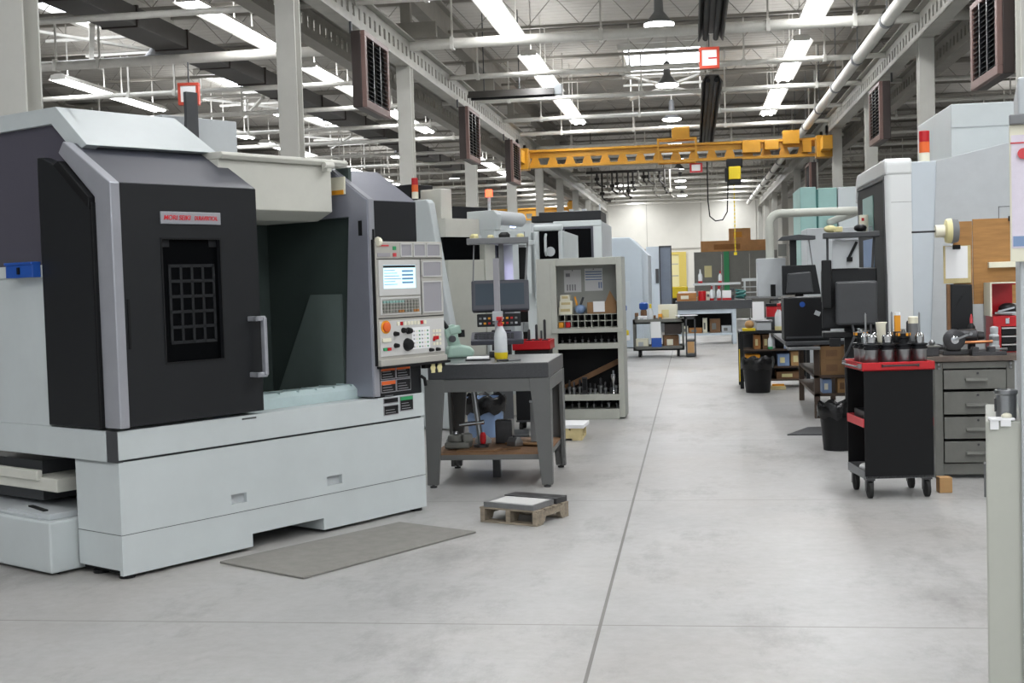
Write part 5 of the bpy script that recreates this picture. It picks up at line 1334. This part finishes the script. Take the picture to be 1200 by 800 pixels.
o = thing('red_toolbox', 'red toolbox with dark lid behind the notice sheet on the black bench', 'toolbox', (1.02, 18.42, .7955)); o.name = 'toolbox'
MB().box(0, .3, 0, .2, .18, .33).build('box_body', 'red', o, bevel=.008); MB().box(0, .3, 0, .2, 0, .18).build('box_base', 'dark_grey', o, bevel=.008); q = MB(); q.box(-.01, .31, -.01, .21, .33, .37); q.tube([(.06, .1, .37), (.06, .1, .42), (.24, .1, .42), (.24, .1, .37)], .014, 8); q.build('lid', 'black_plastic', o, bevel=.006)
o = thing('metal_tray', 'bright folded metal tray on the black bench top', 'tray', (.86, 18.12, .7955)); q = MB(); q.frame('z', 0, .12, (0, .2, 0, .14), (.008, .192, .008, .132)); q.box(0, .2, 0, .14, 0, .008); q.build('tray_body', 'panel_grey', o); q = MB(); q.box(-.02, .22, -.02, .16, .12, .15); q.build('tray_lid', 'steel', o, bevel=.01)
o = thing('wood_block', 'pale wooden block on the floor beneath the black bench', 'block', (1.02, 17.75, 0)); MB().box(0, .2, 0, .12, .0, .05).build('block_body', 'wood_pale', o, bevel=.004); MB().box(.02, .18, .02, .1, .05, .075).build('top_strip', 'amber', o)
# ---------------------------------------------------------------- red-topped cart with tool holders
RC = R(8); RX, RY = 1.16, 9.13
def cart_at(x, y, z):
    return (RX+x*math.cos(RC)-y*math.sin(RC), RY+x*math.sin(RC)+y*math.cos(RC), z)
ct = thing('tool_cart', 'black service cart with red top tray full of tool holders', 'cart', (RX, RY, 0), RC)
q = MB(); q.box(.0, .48, .0, .012, .14, .9); lab(q.build('end_panel', 'black', ct, bevel=.003), 'black end panel')
MB().box(.0, .48, .448, .46, .14, .9).build('end_panel', 'black', ct, bevel=.003)
q = MB(); q.box(-.012, .492, -.012, .472, .895, .91); q.frame('z', .895, .955, (-.012, .492, -.012, .472), (-.002, .482, -.002, .462)); lab(q.build('top_tray', 'red', ct, bevel=.006), 'red top tray')
q = MB(); q.box(.002, .478, .013, .447, .50, .512); q.frame('z', .5, .56, (-.006, .486, .013, .447), (.004, .476, .018, .442)); lab(q.build('middle_tray', 'red_soft', ct, bevel=.004), 'red middle tray')
q = MB(); q.box(.0, .48, .0, .46, .14, .16); q.frame('z', .14, .20, (-.006, .486, .013, .447), (.004, .476, .018, .442)); q.build('bottom_tray', 'mid_grey', ct, bevel=.003)
q = MB(); q.box(.12, .38, -.03, -.022, .925, .937); q.box(.12, .13, -.03, -.01, .92, .94); q.box(.37, .38, -.03, -.01, .92, .94); lab(q.build('pull_handle', 'dark_steel', ct, bevel=.003), 'dark metal pull handle')
q = MB(); q.tube([(-.024, .02, .93), (-.04, .05, .925), (-.04, .41, .925), (-.024, .44, .93)], .007, 10); q.box(-.035, -.01, .01, .03, .915, .945); q.box(-.035, -.01, .43, .45, .915, .945); lab(q.build('push_handle', 'mid_grey', ct, smooth=50), 'thin grey push handle')
for x in (.04, .44):
    for y in (.05, .41):
        q = MB(); q.box(x-.03, x+.03, y-.04, y+.04, .125, .14); q.box(x-.026, x-.02, y-.02, y+.02, .05, .13); q.box(x+.02, x+.026, y-.02, y+.02, .05, .13); cs_ = q.build('caster', 'dark_steel', ct)
        MB().lathe([(.045, -.016), (.06, -.012), (.06, .012), (.045, .016)], (x, y-.01, .06), 16, 'x').build('wheel', 'rubber', cs_, smooth=40)
# items inside the cart
for i, z in enumerate((.5125, .1605)):
    o = thing('parts_tray', ['dark tray of small parts on the middle shelf of the red-topped cart', 'white cloth bundle on the bottom shelf of the red-topped cart'][i], 'tray' if i == 0 else 'cloth', cart_at(.03, .08, z), RC)
    if i == 0:
        q = MB(); q.frame('z', 0, .09, (0, .4, 0, .3), (.01, .39, .01, .29)); q.box(0, .4, 0, .3, 0, .01); q.build('tray_body', 'dark_steel', o); MB().box(.05, .2, .05, .15, .01, .12).build('loose_part', 'mid_grey', o, bevel=.01)
    else:
        MB().ball((.06, .12, .035), .08, 12, 8, .43).build('cloth_bundle', 'paper', o, smooth=60); MB().box(.14, .4, .05, .28, 0, .06).build('flat_part', 'dark_grey', o)
# tool holders standing in canisters
random.seed(11)
def holder(x, y, kind, label):
    o = thing('tool_holder', label, 'tool holder', cart_at(x, y, .9105), RC, 'tool holders on the red-topped cart')
    MB().lathe([(.042, 0), (.045, .01), (.047, .095), (.05, .10), (.05, .106)], n=20).build('canister', 'steel', o, smooth=40)
    o.scale = (1, 1, 1.2)
    MB().lathe([(.05, .106), (.056, .11), (.056, .118), (.046, .121), (.046, .127), (.056, .13), (.056, .138), (.03, .142)], n=20).build('flange', 'black_steel', o, smooth=40)
    if kind == 'collet':
        MB().lathe([(.03, .142), (.034, .15), (.036, .185), (.03, .192), (.014, .196)], n=16).build('collet_nut', 'chrome', o, smooth=30)
        MB().lathe([(.009, .196), (.009, .25), (.003, .262)], n=10).build('cutter', 'dark_steel', o, smooth=40)
    elif kind == 'shell':
        MB().lathe([(.03, .142), (.03, .165), (.042, .17), (.045, .2), (.02, .206)], n=12).build('face_mill', 'black_steel', o, smooth=20)
        q = MB()
        for i in range(5): q.cbox(.043*math.cos(i*1.256), .043*math.sin(i*1.256), .192, .014, .014, .016, i*1.256)
        q.build('insert', 'amber', o); MB().lathe([(.016, .204), (.016, .216), (.008, .22)], n=12).build('mill_screw', 'chrome', o)
    elif kind == 'white':
        MB().lathe([(.026, .142), (.03, .16), (.038, .245), (.04, .26), (.038, .262)], n=18).build('white_cap', 'cream', o, smooth=40)
    elif kind == 'amber':
        MB().lathe([(.03, .142), (.03, .2), (.026, .205)], n=16).build('collet_nut', 'black_steel', o, smooth=40); q = MB(); q.cbox(0, 0, .25, .04, .03, .1); q.build('wrapped_cutter', 'amber', o, bevel=.004)
        MB().lathe([(.022, .3), (.022, .318)], n=12).build('cutter_cap', 'paper', o)
    elif kind == 'grey':
        MB().lathe([(.03, .142), (.033, .16), (.033, .25)], n=18).build('sleeve', 'mid_grey', o, smooth=40); MB().lathe([(.035, .25), (.035, .285), (.03, .29)], n=18).build('white_cap', 'cream', o, smooth=40)
    elif kind == 'drill':
        MB().lathe([(.03, .142), (.032, .18), (.02, .2)], n=16).build('chuck', 'chrome', o, smooth=30); MB().lathe([(.007, .2), (.007, .31), (.002, .32)], n=8).build('drill_bit', 'steel', o, smooth=40)
    return o
kinds_ = [('collet', 'chrome collet tool holder at the handle-side corner of the red tray'), ('collet', 'collet tool holder with dark cutter, second along the red tray front'), ('shell', 'face mill holder with amber inserts in the red tray front row'), ('drill', 'tool holder with thin drill bit at the drawer-side front of the red tray'),
          ('drill', 'tool holder with long drill at the back corner of the red tray'), ('white', 'tool holder with broad white cap in the back row of the red tray'), ('amber', 'tool holder with amber-wrapped cutter in the back row of the red tray'), ('grey', 'tool holder with grey sleeve and white cap at the back of the red tray')]
for i, (k, l_) in enumerate(kinds_):
    holder(.075+(i % 4)*.113, .075 if i < 4 else .21, k, l_)
for i, (k, l_) in enumerate((('shell', 'face mill holder deep behind the handle-side holders of the red tray'), ('collet', 'chrome collet holder deep in the third row of the red tray'), ('drill', 'thin drill holder deep in the third row of the red tray'), ('collet', 'collet holder in the drawer-side deep corner of the red tray'))):
    holder(.075+i*.113, .345, k, l_)
tag(MB().box(0, .09, 0, .09, 0, .11).build('wooden_block', 'kraft', None, bevel=.004, loc=(1.70, 9.36, .0), rz=.1), 'small tan wooden block on the floor between cart and drawer cabinet', 'block')

# ---------------------------------------------------------------- grey drawer cabinet and what stands on it
dc = thing('drawer_cabinet', 'worn grey four-drawer steel cabinet beside the black service cart', 'cabinet', (1.79, 10.0, 0))
q = MB(); q.box(0, .06, 0, .6, 0.0, .885); q.box(.52, .58, 0, .6, .0, .885); q.box(.06, .52, .58, .6, .08, .885); q.box(.06, .52, .01, .6, .10, .115); q.box(.06, .52, .0, .02, .835, .885); q.box(.06, .52, .015, .05, .03, .11)
lab(q.build('carcass', 'old_grey', dc, bevel=.004), 'grey steel carcass')
q = MB(); q.box(-.13, .72, -.03, .95, .89, .93); lab(q.build('worktop', 'old_top', dc, bevel=.004), 'rusty worn worktop')
for z0, z1 in ((.68, .83), (.49, .665), (.305, .475), (.125, .29)):
    d = MB().box(.065, .515, -.012, .5, z0, z1-.006).build('drawer', 'old_grey', dc, bevel=.003)
    q = MB(); q.prism([(-.012, z0+.085), (-.045, z0+.07), (-.045, z0+.06), (-.012, z0+.06)], 'x', .22, .38); q.build('drawer_pull', 'old_grey', d, bevel=.002)
    MB().lathe([(.009, -.018), (.009, -.012)], (.31, 0, z1-.03), 10, 'y').build('lock', 'dark_steel', d)
q = MB()
for z in (.84, .87): q.lathe([(.008, -.012), (.012, -.004)], (.55, 0, z), 10, 'y'); q.lathe([(.008, -.012), (.012, -.004)], (.03, 0, z), 10, 'y')
q.build('bolt', 'steel', dc)
for x in (.64,): MB().box(x, x+.05, .85, .9, 0, .89).build('rear_leg', 'dark_grey', dc)
Z = .9305
o = thing('steel_box', 'dark steel box with a round ball knob at the cart end of the worktop', 'box', (1.70, 10.02, Z)); MB().box(0, .13, 0, .14, 0, .07).build('box_body', 'dark_steel', o, bevel=.004); MB().box(-.01, .14, -.01, .15, .07, .08).build('box_lid', 'old_grey', o); MB().ball((.09, .07, .1), .024, 12, 8).build('knob', 'steel', o, smooth=60)
o = thing('dividing_head', 'dark round dividing head with crank on the worn worktop', 'machine tool', (1.93, 10.15, Z))
q = MB(); q.box(-.06, .3, -.06, .1, 0, .035); q.box(-.03, .08, -.03, .09, .035, .1); q.build('head_base', 'dark_steel', o, bevel=.006)
MB().lathe([(.05, -.1), (.082, -.09), (.082, -.07), (.07, -.065), (.07, .0)], (.02, 0, .12), 22, 'y').build('index_plate', 'dark_steel', o, smooth=35)
MB().lathe([(.012, -.12), (.03, -.115), (.03, -.09)], (.02, 0, .12), 14, 'y').build('hub', 'chrome', o, smooth=35)
q = MB(); q.bar((.02, -.118, .12), (.13, -.118, .165), .014); q.lathe([(.012, -.15), (.012, -.11)], (.13, 0, .165), 10, 'y'); q.build('crank', 'steel', o)
q = MB(); q.lathe([(.055, .08), (.055, .2), (.04, .21)], (0, .03, .14), 18, 'x'); q.lathe([(.035, .21), (.03, .26)], (0, .03, .14), 14, 'x'); q.build('spindle_housing', 'dark_steel', o, smooth=35)
q = MB(); q.tube([(.1, -.07, .095), (.3, -.08, .1)], .012, 10); lab(q.build('copper_bar', 'copper', o, smooth=40), 'bright copper coloured bar')
o = thing('vise', 'dark machine vise on the worktop beside the dividing head', 'vise', (2.06, 9.985, Z)); q = MB(); q.box(0, .25, -.01, .06, 0, .03); q.box(.0, .05, -.01, .06, .03, .065); q.box(.12, .17, -.01, .06, .03, .065); q.build('vise_body', 'dark_steel', o, bevel=.003); MB().tube([(.17, .025, .045), (.26, .025, .045)], .01, 8).build('vise_screw', 'steel', o)
o = thing('metal_canister', 'grey metal canister tool standing beside the red tool chest', 'canister', (2.27, 10.2, Z)); MB().lathe([(.04, 0), (.04, .06), (.036, .065), (.036, .14), (.026, .15), (.03, .16), (.03, .2), (.01, .21)], n=18).build('canister_body', 'panel_grey', o, smooth=35); MB().lathe([(.037, .1), (.037, .13)], n=18).build('band', 'mid_grey', o)
o = thing('oil_can', 'small dark bottle with nozzle behind the dividing head', 'bottle', (2.14, 10.38, Z)); MB().lathe([(.03, 0), (.03, .2), (.012, .23)], n=14).build('can_body', 'black_plastic', o, smooth=40); MB().lathe([(.012, .23), (.012, .26), (.004, .3)], n=10).build('nozzle', 'red_soft', o, smooth=40)
o = thing('drill_chuck', 'grey drill chuck lying behind the dividing head on the worktop', 'chuck', (1.82, 10.42, Z)); MB().lathe([(.02, 0), (.035, .01), (.035, .08), (.02, .12)], (0, 0, .037), 16, 'x').build('chuck_body', 'dark_steel', o, smooth=40); MB().lathe([(.012, .12), (.012, .2)], (0, 0, .037), 10, 'x').build('chuck_shank', 'steel', o)

tb = thing('tool_chest', 'red tool chest with open lid and dark drawers on the worktop', 'tool chest', (2.29, 10.32, Z))
q = MB(); q.box(0, .2, 0, .25, 0, .004); q.box(0, .02, 0, .25, .0, .28); q.box(.02, .2, .24, .25, 0, .28); q.box(.02, .2, -.0, .012, .20, .28); q.box(.02, .06, -.0, .012, .0, .2); q.box(.18, .2, 0, .25, 0, .28); q.build('chest_body', 'red', tb, bevel=.003)
for i in range(3):
    d = MB().box(.062, .178, -.002, .2, .008+i*.064, .066+i*.064).build('drawer', 'black_plastic', tb, bevel=.002)
    MB().box(.062, .178, -.012, -.0, .054+i*.064, .064+i*.064).build('drawer_edge', 'panel_light', d)
q = MB(); q.box(0, .2, .235, .25, .285, .53); q.box(.0, .008, .05, .25, .285, .53); q.box(.0, .2, .05, .25, .52, .53); lab(q.build('lid', 'red', tb, bevel=.002), 'open lid with red inside')
q = MB(); q.box(-.012, .0, .03, .255, .28, .535); q.box(-.012, .2, .03, .255, .532, .54); lab(q.build('lid_edge', 'cream', tb), 'pale lid edge')
q = MB(); q.box(.09, .12, -.012, -.0, .22, .265); q.build('latch', 'chrome', tb, bevel=.003)
o = thing('rag_bundle', 'dark rags and shiny wrenches heaped in the open tool chest', 'rags', (2.30, 10.33, Z+.2815)); MB().ball((.12, .1, .05), .075, 12, 8, .6).build('rag', 'charcoal', o, smooth=60); q = MB(); q.bar((.0, .02, .02), (.16, .05, .02), .016); q.bar((.03, .04, .03), (.15, .02, .06), .014); q.build('wrench', 'chrome', o)
o.location = (2.31, 10.34, Z+.284)

# plywood back board with clipboard, bag, round knob
pb_ = thing('plywood_board', 'brown plywood board with pale lower panel standing at the back of the worktop', 'board', (2.06, 10.62, Z))
q = MB(); q.box(.0, .145, 0, .018, .37, 1.03); q.box(.15, .75, 0, .018, .37, 1.045); q.build('plywood_sheet', 'plywood', pb_, bevel=.002)
q = MB(); q.box(.0, .14, 0, .018, .0, .368); q.box(.145, .75, 0, .018, 0, .368); lab(q.build('lower_panel', 'white_paint', pb_), 'pale lower panel')
q = MB(); q.box(.0, .75, .018, .04, .0, .05); q.box(0, .75, .018, .04, .95, 1.0); q.box(.3, .36, .018, .04, .05, .95); q.build('batten', 'wood_pale', pb_)
q = MB(); q.box(.26, .75, -.05, .0, .655, .70); lab(q.build('ledge', 'cream', pb_, bevel=.003), 'cream ledge strip')
q = MB(); q.box(.42, .5, -.03, .0, 1.02, 1.06); q.box(.5, .54, -.02, 0, 1.0, 1.08); q.build('hook', 'black', pb_, bevel=.004)
cl = thing('clipboard', 'wooden clipboard with white paper hung on the plywood edge', 'clipboard', (1.975, 10.58, 1.49)); MB().box(0, .21, 0, .012, -.02, .28).build('board', 'wood_pale', cl, bevel=.003); MB().box(.015, .185, -.003, -.0005, .02, .275).build('paper', 'paper', cl); MB().box(.07, .13, -.012, -.003, .25, .285).build('clip', 'black', cl, bevel=.003)
bg_ = thing('tool_pouch', 'black hanging tool pouch with an orange brown edge below the clipboard', 'pouch', (2.0, 10.575, 1.10)); q = MB(); q.prism([(.02, 0), (.19, 0), (.185, .36), (.02, .365)], 'y', -.03, .02); q.build('pouch_body', 'charcoal', bg_, bevel=.008); MB().box(-.005, .02, -.02, .02, 0.0, .365).build('pouch_edge', 'hardboard', bg_); q = MB(); q.bar((.05, -.032, .18), (.13, -.032, .3), .008, .004); q.build('strap', 'black_plastic', bg_)
kn = thing('spindle_knob', 'yellow and white round knob with a thin dark rod above the clipboard', 'knob', (1.97, 10.5, 1.885)); MB().lathe([(.05, .0), (.092, .01), (.098, .03), (.098, .05), (.08, .06), (.05, .065)], n=22, ax='x').build('yellow_disc', 'pale_yellow', kn, smooth=35); MB().lathe([(.05, -.07), (.05, .0)], n=18, ax='x').build('white_collar', 'cream', kn, smooth=35); MB().lathe([(.008, -.25), (.008, -.07)], n=8, ax='x').build('rod', 'black_steel', kn); MB().lathe([(.1, .05), (.09, .1), (.03, .11)], n=20, ax='x').build('rear_ring', 'mid_grey', kn, smooth=35); MB().box(.06, .11, .0, .115, -.02, .02).build('mount', 'dark_grey', kn)

# ---------------------------------------------------------------- close grey enclosure at the edge of the view
NR = R(-12.2)
ne = thing('electrical_cabinet', 'pale grey-green enclosure with low shoulder close to the camera', 'cabinet', (.862, 4.0, 0), NR)
q = MB(); q.box(.0, .2, 0, .5, .0, 1.135); q.build('shoulder', 'cab_grey', ne, bevel=.006)
q = MB(); q.box(.1, .75, -.02, .5, 0, 2.15); q.build('tall_body', 'panel_grey', ne, bevel=.006)
q = MB(); q.box(-.006, .0, .02, .08, .9, 1.0); q.build('hinge', 'mid_grey', ne)
def near_at(x, y, z): return (.862+x*math.cos(NR)-y*math.sin(NR), 4.0+x*math.sin(NR)+y*math.cos(NR), z)
o = thing('chart_board', 'lilac paper chart with a pink magnet clipped to the grey enclosure', 'chart', near_at(.075, -.022, 1.61), NR); MB().box(0, .5, -.016, 0, 0, .40).build('board', 'cream', o, bevel=.002); MB().box(.005, .5, -.018, -.016, .04, .37).build('chart_sheet', 'paper_lilac', o)
q = MB(); q.box(.003, .5, -.0195, -.018, .345, .349); q.build('red_line', 'red_soft', o); MB().lathe([(.016, -.026), (.016, -.018)], (.038, 0, .315), 14, 'y').build('magnet', 'red_soft', o); MB().box(.0, .5, -.03, .0, .40, .43).build('clip_rail', 'mid_grey', o, bevel=.004)
q = MB(); q.box(.008, .5, -.019, -.018, .045, .075); q.build('sheet_footer', 'pale_blue', o)
o = thing('steel_cup', 'grey steel cup with rim standing on the enclosure shoulder', 'cup', near_at(.06, .08, 1.136), NR); MB().lathe([(.03, 0), (.03, .07), (.034, .075), (.034, .085), (.03, .087), (.026, .08), (.026, .01)], n=18).build('cup_body', 'steel', o, smooth=35); MB().box(-.034, -.028, -.01, .01, .02, .06).build('cup_lug', 'dark_steel', o)
o = thing('rag', 'crumpled white rag draped over the corner of the enclosure shoulder', 'rag', near_at(.045, .018, 1.136), NR)
q = MB(); q.cbox(.0, .0, .004, .07, .05, .007, .2); q.cbox(-.02, -.022, -.012, .025, .006, .03, .1); q.cbox(.012, -.0225, -.006, .03, .006, .022, -.1); q.build('cloth', 'paper', o, bevel=.002)
MB().ball((.015, .005, .012), .016, 10, 6, .6).build('cloth_fold', 'cream', o, smooth=60)
o.location = near_at(.045, .0165, 1.136)
# ---------------------------------------------------------------- camera, light, view
cam = bpy.data.cameras.new('camera'); co = bpy.data.objects.new('camera', cam); COL.objects.link(co)
cam.sensor_width = 36; cam.lens = 36*1500/1200; cam.clip_end = 300
rot = Matrix(((0.98973265, -0.0229542, -0.14107583), (0.13975743, -0.05142019, 0.98884975), (-0.0299524, -0.99841328, -0.04768422)))
mw = Matrix.Identity(4)
for i in range(3):
    mw[i][0] = rot[i][0]; mw[i][1] = -rot[i][1]; mw[i][2] = -rot[i][2]
mw[2][3] = 1.6
co.matrix_world = mw
SC.camera = co
W = bpy.data.worlds.new('world'); SC.world = W; W.use_nodes = True
bg = W.node_tree.nodes['Background']; bg.inputs['Color'].default_value = (.93, .97, 1, 1); bg.inputs['Strength'].default_value = .75
def area(x, y, z, sx, sy, p, col=(1, .98, .95)):
    l = bpy.data.lights.new('area_light', 'AREA'); l.shape = 'RECTANGLE'; l.size = sx; l.size_y = sy; l.energy = p; l.color = col
    o = bpy.data.objects.new('area_light', l); COL.objects.link(o); o.location = (x, y, z)
DAY = (.98, .99, 1)
for x, y in area_spots: area(x, y, 5.775, .28, 4.6, 150, DAY)
for x, y, p in extra_runs:
    area(x, y, 5.775, .28, 4.6, p, DAY)
for y in (21.5, 28.3, 34.5, 40.5, 46.5, 51, 57, 61, 67.5): area(-.46, y, 5.67, .3, .3, 60, DAY)
def uplight(x, y, p):
    l = bpy.data.lights.new('lamp_uplight', 'AREA'); l.shape = 'RECTANGLE'; l.size = .2; l.size_y = 4.4; l.energy = p; l.color = DAY
    o = bpy.data.objects.new('lamp_uplight', l); COL.objects.link(o); o.location = (x, y, 5.93); o.rotation_euler = (PI, 0, 0)
for x, y in area_spots: uplight(x, y, 30)
for y in (57., 63., 69.):
    for x in (-7.2, -2.95, 2.05): area(x, y, 5.775, .28, 4.6, 170, DAY)  # bare area lights without fixtures, added to brighten the far wall
SC.view_settings.view_transform = 'Standard'; SC.view_settings.look = 'None'; SC.view_settings.gamma = 1; SC.view_settings.use_curve_mapping = False
SC.view_settings.exposure = 0.17
SC.cycles.use_denoising = True
SC.cycles.max_bounces = 6; SC.cycles.diffuse_bounces = 3; SC.cycles.glossy_bounces = 3; SC.cycles.transparent_max_bounces = 8
SC.cycles.sample_clamp_indirect = 4
for m in MATS.values():
    if m.name in ('tube', 'skylight', 'lamp_disc', 'screen', 'screen_line', 'lamp_red', 'lamp_blue'): m.cycles.emission_sampling = 'NONE'
